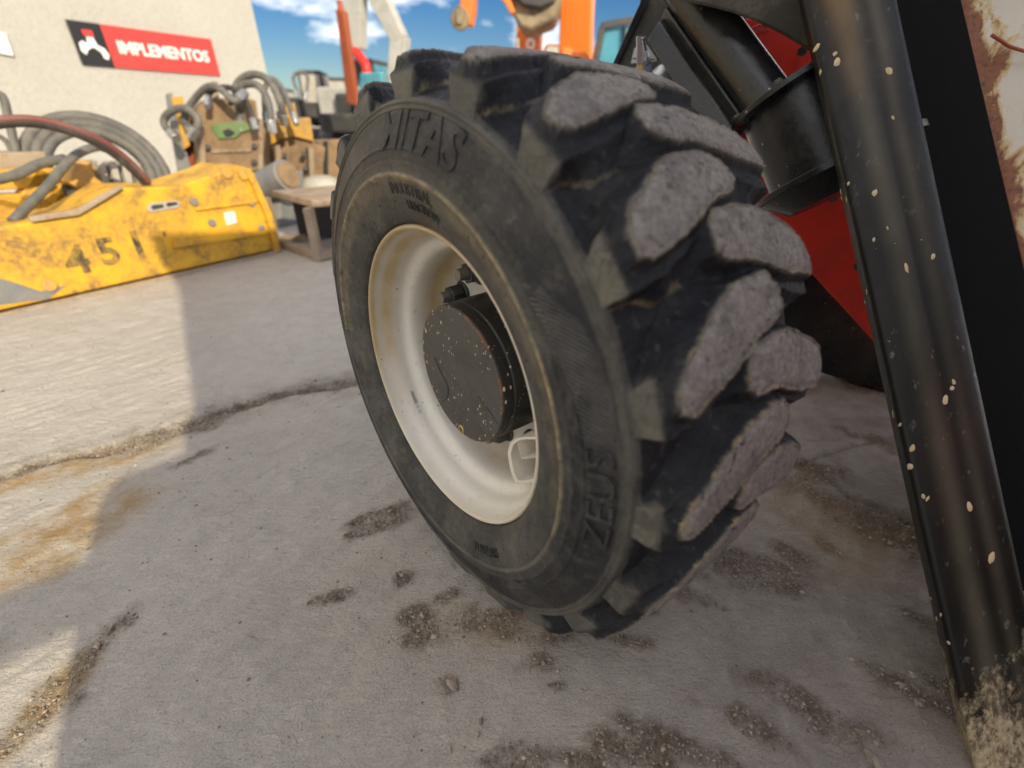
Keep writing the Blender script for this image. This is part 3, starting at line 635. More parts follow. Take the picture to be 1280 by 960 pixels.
def rad_d(r):
    return np.interp(r, [p[0] for p in outer], [p[1] for p in outer])
def side_text(s, size, r0, tc_, cw=True, m='tyre', name='lettering', raise_=.0016, xs=1., bold=0., parent=tyre):
    vs, fs = text_mesh(s, size, .0012, bold, xs); out = []; rm = r0+(size*.35 if cw else -size*.35)
    for x_, y_, z_ in vs:
        r = r0+y_ if cw else r0-y_; a = R(tc_)+(-x_ if cw else x_)/rm
        out.append(CC+N*(float(rad_d(r))+raise_+z_-.0012)+(T*math.cos(a)+Z*math.sin(a))*r)
    mb = MB().add(out, fs); o = mb.build(name, m, parent, smooth=30); n = len(o.data.vertices)
    for nm, v in (('dust', .06), ('tan', .0), ('top', 0), ('pad', 0)): fattr(o.data, nm, np.full(n, v))
    return o
side_text('MITAS', .060, .3475, 84, True, bold=.0010, xs=1.12, raise_=.0022)
side_text('ZEUS', .042, .3835, 4, False, bold=.0001, xs=1.4, raise_=.0062)
side_text('INDUSTRIAL', .021, .2935, 87, True, xs=.92, raise_=.0016)
side_text('TRACTION', .017, .2755, 83, True, xs=.95, raise_=.0016)
side_text('TUBELESS', .021, .2975, -58, False, xs=.9, raise_=.0016)
# thin moulded wear ticks round the bead
for k in range(34):
    a = R(k*360/34+random.uniform(-3, 3)); r = random.choice([.272, .285, .303]); q = random.uniform(.2, .7)
    p = CC+N*(float(rad_d(r))-.0003)+(T*math.cos(a)+Z*math.sin(a))*r; dv = (T*math.cos(a+q)+Z*math.sin(a+q))
    if k % 1 == 0: MB().bar(p-dv*.0035, p+dv*.0035, .0009, .0016, N).build('mould_tick', 'ink', tyre)

# rim
rimp = [(.247, -.016), (.2515, -.012), (.2525, -.003), (.2505, .0012), (.247, .0015), (.2445, -.001), (.2425, -.008), (.2405, -.018), (.2375, -.026), (.2325, -.034), (.2290, -.044), (.2265, -.056), (.2225, -.062),
        (.2125, -.068), (.2080, -.076), (.2060, -.088), (.2050, -.105), (.2020, -.118), (.1955, -.130), (.189, -.140), (.182, -.147), (.172, -.150), (.150, -.152), (.100, -.152), (.05, -.152)]
rp = resample(rimp, .003); rp = smooth_curve(rp, 2)
rimo = MB().lathe(rp, CC, N, T, 192).build('rim', 'rim', mach, smooth=60); n = 192
ang = np.tile(np.arange(n)/n*360, len(rp)); ang = np.where(ang > 180, ang-360, ang)
# angle measured towards N x T
yv = N.cross(T); sgn = 1 if yv.z > 0 else -1; ang = ang*sgn; dep = np.repeat(rp[:, 1], n); rdd = np.repeat(rp[:, 0], n)
wd = (ang-130+180) % 360-180; lft = np.exp(-(wd/72.)**4)*1.2; lowd = np.exp(-((ang+80)/60.)**2)
dst = np.clip(lft*(.6*sstep(-.02, -.0, dep)+.75*np.exp(-((dep+.03)/.014)**2)+.75*np.exp(-((dep+.118)/.02)**2))+.45*lowd*np.exp(-((dep+.12)/.022)**2)+.3*np.exp(-((dep+.002)/.006)**2), 0, 1)
fattr(rimo.data, 'dust', dst) if len(rimo.data.vertices) == len(dst) else fattr(rimo.data, 'dust', np.zeros(len(rimo.data.vertices)))
# rim back wall so the wheel is closed from behind
MB().lathe([(.05, -.16), (.17, -.16), (.21, -.16), (.215, -.25), (.235, -.30), (.2525, -.325)], CC, N, T, 96).build('rim_inner_barrel', 'rim', mach, smooth=60)
def pol(r, a, d): return CC+N*d+(T*math.cos(R(a))+Z*math.sin(R(a)))*r
# wheel nuts on the disc
for k in range(12):
    a = 28+30*k; c0 = pol(.165, a, -.152)
    nut = MB().cyl(c0, c0+N*.006, .0265, .0245, 28).cyl(c0+N*.006, c0+N*.030, .0205, .0195, 6).build('wheel_nut', 'bolt', mach, bevel=.0012)
    MB().cyl(c0+N*.030, c0+N*.050, .0115, .0105, 18).build('stud_end', 'stud', nut, bevel=.001)
# hub cover
hp = [(.0, -.044), (.05, -.0438), (.10, -.0435), (.1165, -.0435), (.1205, -.0445), (.1222, -.0475), (.1225, -.064), (.1205, -.0658), (.1205, -.0672), (.1232, -.069), (.1245, -.10), (.1255, -.152)]
hp2 = resample(hp, .0035); hub = MB().lathe(hp2, CC, N, T, 144).build('hub_cover', 'hub', mach, smooth=28)
hd = np.repeat(hp2[:, 1], 144); hr = np.repeat(hp2[:, 0], 144)
if len(hub.data.vertices) == len(hd):
    fattr(hub.data, 'dust', np.where(hd > -.0455, 1., .10)); fattr(hub.data, 'tan', np.exp(-((hr-.1195)/.002)**2)*(hd > -.046)*.6)
else:
    print('hub count differs', len(hub.data.vertices), len(hd))
    vv = np.array([(v.co-CC).dot(N) for v in hub.data.vertices]); fattr(hub.data, 'dust', np.where(vv > -.0455, 1., .10)); fattr(hub.data, 'tan', np.where(vv > -.05, .0, 0))
FACE = CC+N*-.0435
def onface(u, v, off=0): return on_plane(u, v, CC+N*(-.0435+off), N)
c0 = onface(577, 537); MB().lathe([(.0045, -.001), (.005, .0015), (.0075, .0022), (.0092, .0), (.0092, -.003)], c0, N, T, 20).build('bolt_hole', 'brass', hub)
MB().cyl(c0-N*.0015, c0+N*.0004, .0046, n=16).build('hole_dark', 'ink', hub)  # black disc drawn as the dark inside of the bolt hole
MB().tube([onface(543, 447, .0002), onface(549, 462, .0003), onface(557, 478, .0003), onface(560, 487, .0003), onface(559, 497, .0002), onface(553, 502, 0)], .0011, 6).build('score_mark', 'ink', hub)
MB().tube([onface(598, 496, 0), onface(607, 508, .0003), onface(615, 519, .0003), onface(622, 530, 0)], .0012, 6).build('score_mark', 'ink', hub)
# valve guard: a bent white sheet on the barrel
sec = [(672, 546), (655, 546), (645, 548), (638, 554), (635, 566), (637, 580), (640, 592), (645, 603), (656, 604), (670, 601)]
def onp(u, v, d): return on_plane(u, v, CC+N*d, N)
so = [onp(u, v, -.045) for u, v in sec]; inn = [onp(u, v, -.045) for u, v in [(672, 549), (656, 549), (648, 551), (642, 556), (639, 567), (641, 580), (644, 592), (648, 600), (657, 601), (668, 598)]]
mb = MB(); nq = len(so); L = N*-.075
mb.add(so+inn+[p+L for p in so]+[p+L for p in inn], [f for i in range(nq-1) for f in ((i, i+1, nq+i+1, nq+i), (2*nq+i, 3*nq+i, 3*nq+i+1, 2*nq+i+1), (i, 2*nq+i, 2*nq+i+1, i+1), (nq+i, nq+i+1, 3*nq+i+1, 3*nq+i))]+[(0, nq, 3*nq, 2*nq), (nq-1, 3*nq-1, 4*nq-1, 2*nq-1)])
vg = mb.build('valve_guard', 'rim', mach, smooth=50); fattr(vg.data, 'dust', np.full(len(vg.data.vertices), .1))
a0, a1, a2 = onp(646, 549, -.046), onp(652, 572, -.046), onp(672, 572, -.046)
vl = MB().prism([a0, a1, a2, a2+N*-.003, a1+Vector((0, 0, -.003)), a0+Vector((0, 0, -.003))], N*-.05).build('guard_flap', 'rim', vg); fattr(vl.data, 'dust', np.full(len(vl.data.vertices), .05))
# stamped code on the rim barrel
vs, fs = text_mesh('N65N0J25  11  17', .0085, .0003, .0, .8); out = []
for x_, y_, z_ in vs:
    a = R(218)+x_/.2295; d_ = -.048+y_
    out.append(CC+N*d_+(T*math.cos(a)+Z*math.sin(a))*(np.interp(-d_, [-p[1] for p in rimp], [p[0] for p in rimp])-.0009-z_))
MB().add(out, fs).build('stamped_code', 'stamp', rimo)

# ---- body parts seen above and right of the tyre
def plate(name, m, pts, vec, bevel=.003, parent=mach, **k): return MB().prism([at(*p) for p in pts], vec).build(name, m, parent, bevel=bevel, **k)
BK = Vector((.35, .9, -.05)).normalized()
bp = plate('rear_side_plate', 'dusty_black', [(806, -60, 1.55), (803, 0, 1.55), (764, 86, 1.55), (790, 140, 1.55), (905, 190, 1.5), (960, 160, 1.5), (950, 40, 1.5), (900, -60, 1.52)], BK*.03)
plate('plate_edge_lip', 'black', [(809, -60, 1.53), (800, -60, 1.53), (797, 2, 1.53), (760, 86, 1.53), (766, 88, 1.53), (806, 0, 1.53)], BK*.05, .002)
# warning sticker with its printed lines
plate('warning_sticker', 'paper', [(786, 78, 1.46), (790, 60, 1.46), (798, 52, 1.46), (806, 55, 1.46), (818, 72, 1.46), (818, 75, 1.46), (809, 77, 1.46)], BK*.002, 0)
for q in ((788, 72, 793, 72), (810, 73, 816, 73)): MB().bar(at(q[0], q[1], 1.458), at(q[2], q[3], 1.458), .0015, .002).build('sticker_line', 'ink', mach)
# hose coupling
cpl = MB().cyl(at(799, 47, 1.40), at(803, 66, 1.40), .0085, n=16).cyl(at(799, 46, 1.4), at(799.6, 49, 1.4), .0115, n=6).build('hose_coupling', 'steel', mach, bevel=.001)
MB().cyl(at(802, 64, 1.40), at(804.5, 73, 1.40), .0135, n=6).cyl(at(804, 72, 1.4), at(804.5, 76, 1.4), .012, n=16).build('coupling_nut', 'steel', cpl, bevel=.001)
MB().bar(at(795.5, 44, 1.385), at(796.5, 82, 1.385), .006, .012).build('coupling_lever', 'steel', cpl, bevel=.001)
MB().cyl(at(797.5, 81, 1.39), at(799.5, 95, 1.39), .0125, n=6).build('brass_nut', 'brass', cpl, bevel=.001)
MB().tube([at(804.5, 76, 1.40), at(807, 92, 1.40), at(811, 106, 1.41), at(816, 130, 1.43)], .0125, 14).build('hose_sleeve', 'bluehose', cpl)
for t_ in (80, 90): MB().cyl(at(804.2+(t_-76)*.18, t_, 1.40), at(804.6+(t_-76)*.18, t_+1.2, 1.40), .0135, n=16).build('hose_band', 'ink', cpl)
MB().lathe([(0, .012), (.02, .012), (.04, .006), (.048, -.002), (.048, -.01)], at(830, 103, 1.44), Vector((-.25, -.95, .15)).normalized(), Vector((.95, -.25, 0)).normalized(), 40).build('round_cap', 'steel', mach)
MB().box(at(847.5, 113, 1.43), (.028, .012, .022)).build('red_tag', 'redtag', mach, bevel=.002)
# red chassis: two visible panels
plate('red_chassis_panel', 'red', [(856, 62, 1.42), (874, 48, 1.42), (880, 30, 1.42), (905, 22, 1.42), (965, 20, 1.42), (1040, 50, 1.42), (1085, 140, 1.42), (1040, 290, 1.42), (945, 230, 1.42)], BK*.02, .003)
plate('red_rolled_edge', 'red', [(931, 36, 1.36), (946, 27, 1.36), (955, 30, 1.36), (960, 36, 1.38), (944, 40, 1.36), (932, 44, 1.36)], BK*.03, .003)
plate('red_lower_panel', 'red', [(935, 215, 1.36), (1060, 190, 1.25), (1180, 200, 1.2), (1180, 520, 1.2), (1096, 428, 1.24), (1005, 330, 1.30), (940, 262, 1.34)], BK*.02, .003)
plate('lower_black_skirt', 'black', [(880, 225, 1.52), (1000, 300, 1.46), (1100, 430, 1.40), (1200, 525, 1.33), (1115, 493, 1.36), (1060, 474, 1.42), (1015, 460, 1.48), (960, 440, 1.52)], BK*.05)
# arms
def boxarm(name, a, b, w, hgt, side, m='black', bev=.006): return MB().bar(a, b, w, hgt, side).build(name, m, mach, bevel=bev)
A0, A1 = at(818, 22, 1.36), at(925, 178, 1.10)
plate('flat_link_arm', 'black', [(805, 49, 1.36), (821, 23, 1.36), (915, 158, 1.10), (895, 172, 1.10), (852, 122, 1.22)], Vector((.055, .05, .02)), .004)
MB().bar(at(829, 21, 1.385), at(925, 160, 1.135), .028, .05, Vector((.3, -.9, .3))).build('link_arm_edge', 'black', mach, bevel=.004)
MB().cyl(at(843, -33, 1.36), at(962, 130, 1.10), .046, n=40).build('strut_tube', 'black', mach)
# flanged swivel
c1, c2 = at(1001, 116, 1.13), at(1038, 208, 1.06); ax = (c2-c1).normalized()
sw = MB().cyl(c1-ax*.004, c2+ax*.004, .118, n=64).build('swivel_drum', 'black', mach)
MB().cyl(c1-ax*.010, c1+ax*.002, .152, n=72).build('upper_flange', 'black', sw, bevel=.0015)
MB().cyl(c2-ax*.002, c2+ax*.012, .155, n=72).build('lower_flange', 'black', sw, bevel=.0015)
MB().cyl(c2+ax*.012, c2+ax*.055, .142, .10, 64).build('lower_dish', 'black', sw)
for k in range(8):
    a = k*math.pi/4; x_ = ax.orthogonal().normalized(); y_ = ax.cross(x_); p = c1-ax*.010+(x_*math.cos(a)+y_*math.sin(a))*.136
    MB().cyl(p, p-ax*.010, .010, n=6).build('flange_bolt', 'bolt', sw, bevel=.001)
for q in ((1040, 245, 1.245), (1072, 330, 1.235)): MB().cyl(at(*q), at(q[0], q[1], q[2]-.012), .012, n=6).build('panel_bolt', 'bolt', mach, bevel=.001)
for q in ((930, 55, 1.405), (1000, 62, 1.405)): MB().cyl(at(*q), at(q[0], q[1], q[2]-.012), .012, n=6).build('panel_bolt', 'bolt', mach, bevel=.001)
# curved dark mudguard overhead
fe = [(790, -80, 1.20), (822, -6, 1.20), (850, 1, 1.18), (880, 7, 1.16), (912, 15, 1.14), (945, 27, 1.12), (978, 43, 1.10), (1012, 64, 1.08), (1050, 92, 1.06), (1100, 130, 1.04), (1130, -80, 1.0)]
plate('mudguard', 'dusty_black', fe, Vector((.05, .16, .06)), .006)

# the upright black beam nearest the camera
def section(tp):
    A, B, Cc_, Bk = tp; A, B, Cc_ = at(*A), at(*B), at(*Cc_); Bk = Vector(Bk); pts = []
    def bez(p, c, q, n, e=False): return [(p*(1-t)**2+c*(2*t*(1-t))+q*t*t) for t in [i/n for i in range(n+(1 if e else 0))]]
    mAB = (A+B)/2+(A+B-Cc_*0).normalized()*0
    toward = (Vector((0, 0, CH))-(A+B)/2).normalized()
    w = (B-A).length
    pts += bez(A+Bk*.10, A+toward*w*.10, A+(B-A)*.14+toward*w*.13, 8)
    pts += bez(A+(B-A)*.14+toward*w*.13, A+(B-A)*.40+toward*w*.22, A+(B-A)*.62+toward*w*.10, 10)
    pts += bez(A+(B-A)*.62+toward*w*.10, A+(B-A)*.80+toward*w*.16, B+toward*w*.02, 8)
    pts += bez(B+toward*w*.02, B+(Cc_-B)*.3-toward*w*.10, Cc_, 8)
    pts += bez(Cc_, Cc_+Bk*.5, Cc_+Bk, 4, True)+[A+Bk*1.1, A+Bk*.5]
    return pts
bot = section(((1222, 960, .292), (1330, 960, .285), (1318, 960, .34), (.02, .05, 0)))
topS = section(((1000, 0, 1.0), (1118, 0, .96), (1108, 0, 1.06), (.03, .08, .02)))
plate('gap_shade_sheet', 'gap_shade', [(1095, -60, 1.27), (1185, -60, 1.27), (1430, 960, .42), (1250, 960, .40)], Vector((.03, .06, 0)), .002)  # added sheet, its black paints the shade between beam and white panel
mb = MB(); NS = 60; ns = len(bot)
for i in range(NS+1):
    t = -.02+1.5*i/NS
    mb.v += [tuple(b*(1-t)+q*t) for b, q in zip(bot, topS)]
for i in range(NS):
    for j in range(ns): mb.f.append((i*ns+j, i*ns+(j+1) % ns, (i+1)*ns+(j+1) % ns, (i+1)*ns+j))
mb.f += [tuple(range(ns))[::-1], tuple(NS*ns+j for j in range(ns))]
beam = mb.build('front_beam', 'beam', mach, smooth=50)
vz = np.array([v.co.z for v in beam.data.vertices]); 
fattr(beam.data, 'mud', np.clip(1-vz/.34, 0, 1)**1.5)
jj = np.arange(len(vz)) % ns; fattr(beam.data, 'tan', np.where(len(vz) == (NS+1)*ns, np.exp(-((jj-13)/3.)**2)*sstep(.82, 1.0, vz), 0))
jb = (np.arange(len(vz)) % ns); fattr(beam.data, 'sheen_band', (np.exp(-((jb-14)/2.6)**2)+.7*np.exp(-((jb-21)/1.6)**2))*(.75+.25*np.sin(vz*9)))  # where the painted reflections run along the beam
bev_ = [(983+140-105, 57, 5), (1044, 75, 5), (1041, 65, 3.5), (1023, 88, 4), (1109, 86, 6), (1114, 144, 2.5), (1092, 238, 5), (1050, 237, 4), (1051, 245, 3.5), (1059, 227, 2.5), (1057, 247, 3), (1165, 317, 4), (1091, 297, 3),
        (1132, 332, 4), (1108, 282, 2), (1083, 362, 5), (1081, 375, 3), (1182, 496, 7), (1190, 482, 4), (1117, 515, 6), (1141, 557, 5), (1138, 580, 6), (1155, 617, 3), (1160, 620, 2.5), (1213, 630, 7), (1241, 693, 5), (1192, 474, 3),
        (1125, 528, 3), (1166, 745, 3), (1173, 770, 4), (1188, 800, 3), (1178, 765, 2.5), (1100, 480, 3), (1275, 410, 4), (1250, 423, 3)]
from mathutils.bvhtree import BVHTree
bvh = BVHTree.FromPolygons([v.co for v in beam.data.vertices], [tuple(p.vertices) for p in beam.data.polygons])
mb = MB()
for u, v, s in bev_:
    hit, nr, _, dist = bvh.ray_cast(Vector((0, 0, CH)), ray(u, v).normalized())
    if hit is None: continue
    s_ = s*dist/F*.62; x_ = nr.orthogonal().normalized(); y_ = nr.cross(x_); dn = (Z-nr*Z.dot(nr)).normalized(); sdn = dn.cross(nr); k = len(mb.v); n_ = 9; el = random.uniform(.9, 2.0); tl_ = random.uniform(-.5, .5)
    dn2 = dn*math.cos(tl_)+sdn*math.sin(tl_); sd2 = dn2.cross(nr)
    ring = [hit+nr*.0002+(dn2*math.cos(6.283*i/n_)*el+sd2*math.sin(6.283*i/n_)*.75)*s_*random.uniform(.75, 1.15) for i in range(n_)]
    mb.add(ring+[hit+nr*.0012+(p-hit)*.55 for p in ring], [(i, (i+1) % n_, n_+(i+1) % n_, n_+i) for i in range(n_)]+[tuple(range(n_, 2*n_))])
if mb.v: ch = mb.build('mud_chip', 'mudchip', beam, smooth=60); ch['kind'] = 'stuff'
# rusted white counter panel right of the beam
rp_ = MB().prism([at(1188, -60, 1.30), at(1196, 0, 1.30), at(1282, 345, 1.10), at(1300, 500, 1.0), at(1500, 500, 1.0), at(1500, -60, 1.3)], Vector((.02, .05, 0))).build('rusty_white_panel', 'rusty', mach, bevel=.004)
import bmesh
bm = bmesh.new(); bm.from_mesh(rp_.data); bmesh.ops.triangulate(bm, faces=bm.faces); bmesh.ops.subdivide_edges(bm, edges=bm.edges, cuts=10, use_grid_fill=True); bm.to_mesh(rp_.data); bm.free()
la, lb = at(1196, 0, 1.30), at(1282, 345, 1.10); ld = (lb-la).normalized()
fattr(rp_.data, 'tan', np.array([max(0, 1-((v.co-la)-ld*(v.co-la).dot(ld)).length/.06) for v in rp_.data.vertices]))
MB().tube([at(1237, 40, 1.24), at(1250, 48, 1.24), at(1262, 55, 1.24), at(1300, 66, 1.24)], .0035, 8).build('rusty_wire', 'rustred', mach)

# ---- the rest of the machine, behind and beside the camera: cab, engine cover and the rear wheel
def TN(t, n_, z): return CC+T*t+N*n_+Z*(z-CC.z)
def tnbox(name, m, t0, t1, n0, n1, z0, z1, bev=.03): 
    return MB().box((TN(t0, n0, z0)+TN(t1, n1, z1))/2, (t1-t0, abs(n1-n0), z1-z0), (T, N, Z)).build(name, m, mach, bevel=bev)
tnbox('cab_body', 'red', 1.75, 3.1, -1.3, .63, .30, 1.30)
tnbox('rear_mudguard', 'black', 1.35, 2.4, .25, .785, .60, 1.03, .06)
tnbox('shadow_bar', 'black', 1.72, 1.79, .79, 1.7, .985, 1.05, .01)  # unseen bar, added for the shadow band it casts on the ground
tnbox('cab_glazing', 'glass', 1.78, 3.07, -1.27, .60, 1.30, 2.25, .02)
tnbox('cab_roof', 'black', 1.70, 3.15, -1.34, .65, 2.25, 2.40)
for a_, b_ in ((1.76, .59), (3.06, .59), (1.76, -1.25), (3.06, -1.25)): MB().bar(TN(a_, b_, 1.28), TN(a_, b_, 2.28), .07, .07).build('cab_pillar', 'black', mach, bevel=.01)
tnbox('chassis_rail', 'black', 1.45, 3.6, -1.2, -.2, .16, .62)
wc = TN(1.95, .46, .445)
MB().lathe([(.25, .02), (.33, .05), (.40, .03), (.445, -.02), (.455, -.12), (.455, -.2), (.44, -.30), (.40, -.34), (.25, -.33), (.25, .02)], wc+N*.30, N, T, 64).build('rear_tyre', 'darkhose', mach)
MB().lathe([(0, -.08), (.18, -.08), (.22, -.02), (.25, .01), (.25, -.3), (0, -.3)], wc+N*.30, N, T, 48).build('rear_rim', 'palegrey', mach)

# ------------------------------------------------------------------ building with its sign
WC = Vector((-3.62, 8.05, 0)); wa = R(31); WD = Vector((math.sin(wa), math.cos(wa), 0)); WN = Vector((math.cos(wa), -math.sin(wa), 0))
house = root('warehouse', 'cream stucco warehouse wall behind the yellow attachments', 'building')
MB().box(WC-WD*9-WN*5+Z*3.5, (18, 10, 7), (WD, WN, Z)).build('wall', 'stucco', house)
MB().box(WC-WD*9-WN*5+Z*7.06, (18.3, 10.3, .12), (WD, WN, Z)).build('roof', 'palegrey', house)
def wp(u, v, off=0): return on_plane(u, v, WC+WN*off, WN)
sign = root('wall_sign', 'red wall sign reading IMPLEMENTOS with a black logo square at its left', 'sign')
tl_, bl_, tr_, br_ = wp(79, 28), wp(98, 83), wp(261, 52), wp(270, 98)
s0 = (tl_-WC).dot(WD); s0 = ((tl_-WC).dot(WD)+(bl_-WC).dot(WD))/2; s1 = ((tr_-WC).dot(WD)+(br_-WC).dot(WD))/2; z1 = (tl_.z+tr_.z)/2; z0 = (bl_.z+br_.z)/2
ms = ((wp(122, 34)-WC).dot(WD)+(wp(138, 87)-WC).dot(WD))/2; print('sign', s0, ms, s1, z0, z1, 'wallbase', tuple(gp(200, 222)))
def wbox(name, m, a, b, c, d, off, th_, parent): return MB().box(WC+WD*(a+b)/2+Z*(c+d)/2+WN*(off+th_/2), (b-a, th_, d-c), (WD, WN, Z)).build(name, m, parent, bevel=.002)
wbox('sign_panel', 'signred', ms, s1, z0, z1, .004, .03, sign); wbox('logo_panel', 'signblack', s0, ms-.002, z0, z1, .004, .03, sign)
H = z1-z0; Wd = s1-ms
vs, fs = text_mesh('IMPLEMENTOS', H*.42, .002, H*.012); wt = max(v[0] for v in vs)-min(v[0] for v in vs); kx = Wd*.84/wt
MB().add([WC+WD*((ms+s1)/2+x_*kx)+Z*(z0+H*.36+y_)+WN*(.036+z_) for x_, y_, z_ in vs], fs).build('lettering', 'white', sign)
# emblem: a white branched hook with a red square on top
lw = ms-s0; E_ = lambda x_, y_: WC+WD*(s0+lw*x_)+Z*(z0+H*y_)+WN*.0345
MB().prism([E_(*p) for p in [(.10, .32), (.12, .50), (.24, .56), (.38, .50), (.42, .66), (.62, .66), (.66, .50), (.86, .42), (.94, .28), (.86, .16), (.74, .20), (.72, .32), (.56, .42), (.46, .42), (.30, .34), (.22, .24)]], WN*.004).build('logo_emblem', 'white', sign)
MB().prism([E_(*p) for p in [(.36, .68), (.34, .82), (.66, .82), (.66, .68)]], WN*.004).build('logo_mark', 'signred', sign)
o = tag(MB().prism([wp(-60, 35, .01), wp(3, 46, .01), wp(13, 74, .01), wp(-50, 62, .01)], WN*.03).build('blank_sign', 'white'), 'plain white panel on the stucco wall at the left edge of the photo', 'sign')

# ------------------------------------------------------------------ yellow attachments and clutter by the wall
g0, g1 = gp(-160, 436), gp(347, 317); yd = (g1-g0).normalized(); yn = Vector((yd.y, -yd.x, 0))   # yn faces the camera side
LB = (g1-g0).length
brk = root('yellow_attachment', 'long yellow breaker housing numbered 451 lying nearest on the ground', 'machine attachment')
def yp(u, v, off=0): return on_plane(u, v, g0+yn*off, yn)
side = [(-160, 436), (347, 317), (335, 268), (309, 212), (292, 208), (275, 217), (220, 236), (150, 238), (128, 252), (95, 272), (35, 281), (0, 288), (-160, 318)]
P0 = [yp(*p) for p in side]; P0[0].z = .02; P0[1].z = .02
MB().prism(P0, -yn*.42).build('housing', 'yellow', brk, bevel=.012)
MB().prism([yp(u, v, .02) for u, v in [(-160, 440), (347, 319), (347, 314), (-160, 432)]], yn*.02).build('skid_edge', 'tangrey', brk)
MB().prism([yp(u, v, .0) for u, v in [(35, 281), (95, 272), (128, 252), (150, 238), (146, 235), (122, 247), (92, 265), (33, 274)]], yn*.03).build('top_rib', 'tangrey', brk, bevel=.004)
MB().prism([yp(u, v, .0) for u, v in [(309, 212), (335, 268), (348, 316), (341, 317), (328, 270), (302, 214)]], yn*.035).build('end_rib', 'yellow', brk, bevel=.004)
MB().prism([yp(u, v, .0) for u, v in [(240, 262), (318, 250), (320, 255), (242, 266)]], yn*.02).build('stiffener', 'yellow', brk, bevel=.003)
MB().prism([yp(u, v, .0) for u, v in [(215, 305), (330, 289), (334, 293), (215, 312)]], yn*.03).build('stiffener', 'yellow', brk, bevel=.003)
MB().prism([yp(u, v, .003) for u, v in [(182, 262), (186, 257), (218, 253), (223, 256), (221, 262), (188, 268), (183, 267)]], yn*.006).build('slot_plate', 'palegrey', brk)
MB().prism([yp(u, v, .011) for u, v in [(187, 262), (190, 259), (202, 258), (203, 262), (190, 265)]], yn*.003).build('slot', 'ink', brk)
MB().prism([yp(u, v, .011) for u, v in [(206, 259), (208, 256), (219, 255), (221, 258), (209, 261)]], yn*.003).build('slot', 'ink', brk)
MB().prism([yp(u, v, .002) for u, v in [(278, 268), (291, 266), (295, 280), (282, 284)]], yn*.003).build('data_plate', 'paper', brk)
for u, v, r in ((240, 255, .022), (263, 281, .022), (281, 219, .03), (302, 221, .03), (312, 256, .02), (325, 287, .02), (60, 360, .03)):
    c = yp(u, v); MB().cyl(c-yn*.01, c+yn*.018, r, n=18).build('bolt_head', 'greysteel' if r < .025 else 'yellow2', brk, bevel=.003)
def ytext(s, u, v, hpx, xs=1., sk=0):
    c = yp(u, v, .004); hgt = (yp(u, v-hpx, 0)-yp(u, v, 0)).length; vs, fs = text_mesh(s, hgt*1.38, .001, hgt*.045, xs)
    MB().add([c+yd*(x_)+Z*(y_)+yn*(z_) for x_, y_, z_ in vs], fs).build('painted_number', 'faded', brk)
ytext('4', 103, 344, 34); ytext('5', 141, 332, 32); ytext('1', 177, 324, 33); ytext("'", 209, 308, 16)
fs_pts = [(-160, 385), (0, 352), (20, 358), (50, 368), (82, 360), (60, 377), (0, 385), (-160, 420)]
MB().prism([yp(u, v, .002) for u, v in fs_pts], yn*.003).build('worn_stripe', 'greysteel', brk)
# second yellow frame behind
b2 = root('yellow_attachment', 'open yellow frame with crossing struts behind the numbered housing', 'machine attachment')
q = lambda u, v, o_=-.75: yp(u, v, o_)
for a_, b_, w_ in (((-80, 232), (135, 222), .10), ((-80, 262), (120, 252), .10), ((-80, 284), (90, 272), .10), ((20, 270), (50, 215), .07), ((65, 275), (85, 215), .07), ((-70, 240), (20, 262), .05)):
    A_, B_ = q(*a_), q(*b_); MB().bar(A_, B_, w_, .12, yn).build('frame_beam', 'yellow', b2, bevel=.008)
for s_ in ((-60, 300), (60, 296)): A_ = q(*s_); MB().bar(Vector((A_.x, A_.y, .0)), A_+Z*.12, .1, .1, yn).build('foot', 'yellow2', b2, bevel=.005)
MB().cyl(q(80, 246, -.68), q(98, 244, -.68), .05, n=20).build('pivot_pin', 'dark', b2, bevel=.005)
MB().prism([q(u, v, -.9) for u, v in [(-80, 205), (0, 195), (55, 193), (60, 214), (-80, 226)]], -yn*.3).build('dusty_top_box', 'tangrey', b2, bevel=.01)
MB().prism([q(u, v, -.55) for u, v in [(90, 206), (112, 204), (118, 225), (140, 240), (108, 244), (84, 232)]], -yn*.2).build('bracket_block', 'yellow2', b2, bevel=.01)
# hoses
tag(MB().tube([yp(-60, 170, -.15), yp(0, 157, -.12), yp(45, 157, -.1), yp(90, 168, -.08), yp(130, 187, -.08), yp(160, 210, -.1), yp(182, 232, -.14)], .026, 16).build('arched_hose', 'darkhose'), 'thick dark hose with a maroon stripe arching over the yellow housing', 'hose')
tag(MB().tube([yp(-60, 163, -.135), yp(0, 153, -.105), yp(45, 153, -.085), yp(90, 164, -.065), yp(132, 183, -.065), yp(163, 207, -.085), yp(184, 230, -.12)], .016, 12).build('maroon_hose', 'marhose'), 'thin maroon hose running along the top of the thick dark arch', 'hose')
tag(MB().tube([yp(14, 281, -.1), yp(40, 255, -.15), yp(62, 232, -.2), yp(75, 215, -.28), yp(95, 196, -.35), yp(120, 187, -.4), yp(135, 192, -.45)], .022, 14).build('grey_hose', 'hose'), 'grey hose rising diagonally from the housing to the hose coil', 'hose')
tag(MB().tube([yp(-20, 232, -.3), yp(20, 222, -.32), yp(50, 208, -.35), yp(80, 202, -.38)], .024, 14).build('grey_hose', 'hose'), 'short grey hose lying nearly flat left of the hose coil', 'hose')
tag(MB().tube([yp(-20, 120, -1.0), yp(0, 124, -1.), yp(8, 150, -1.), yp(14, 175, -1.), yp(19, 200, -1.)], .022, 12).build('grey_hose', 'hose'), 'grey hose hanging against the wall at the far left', 'hose')
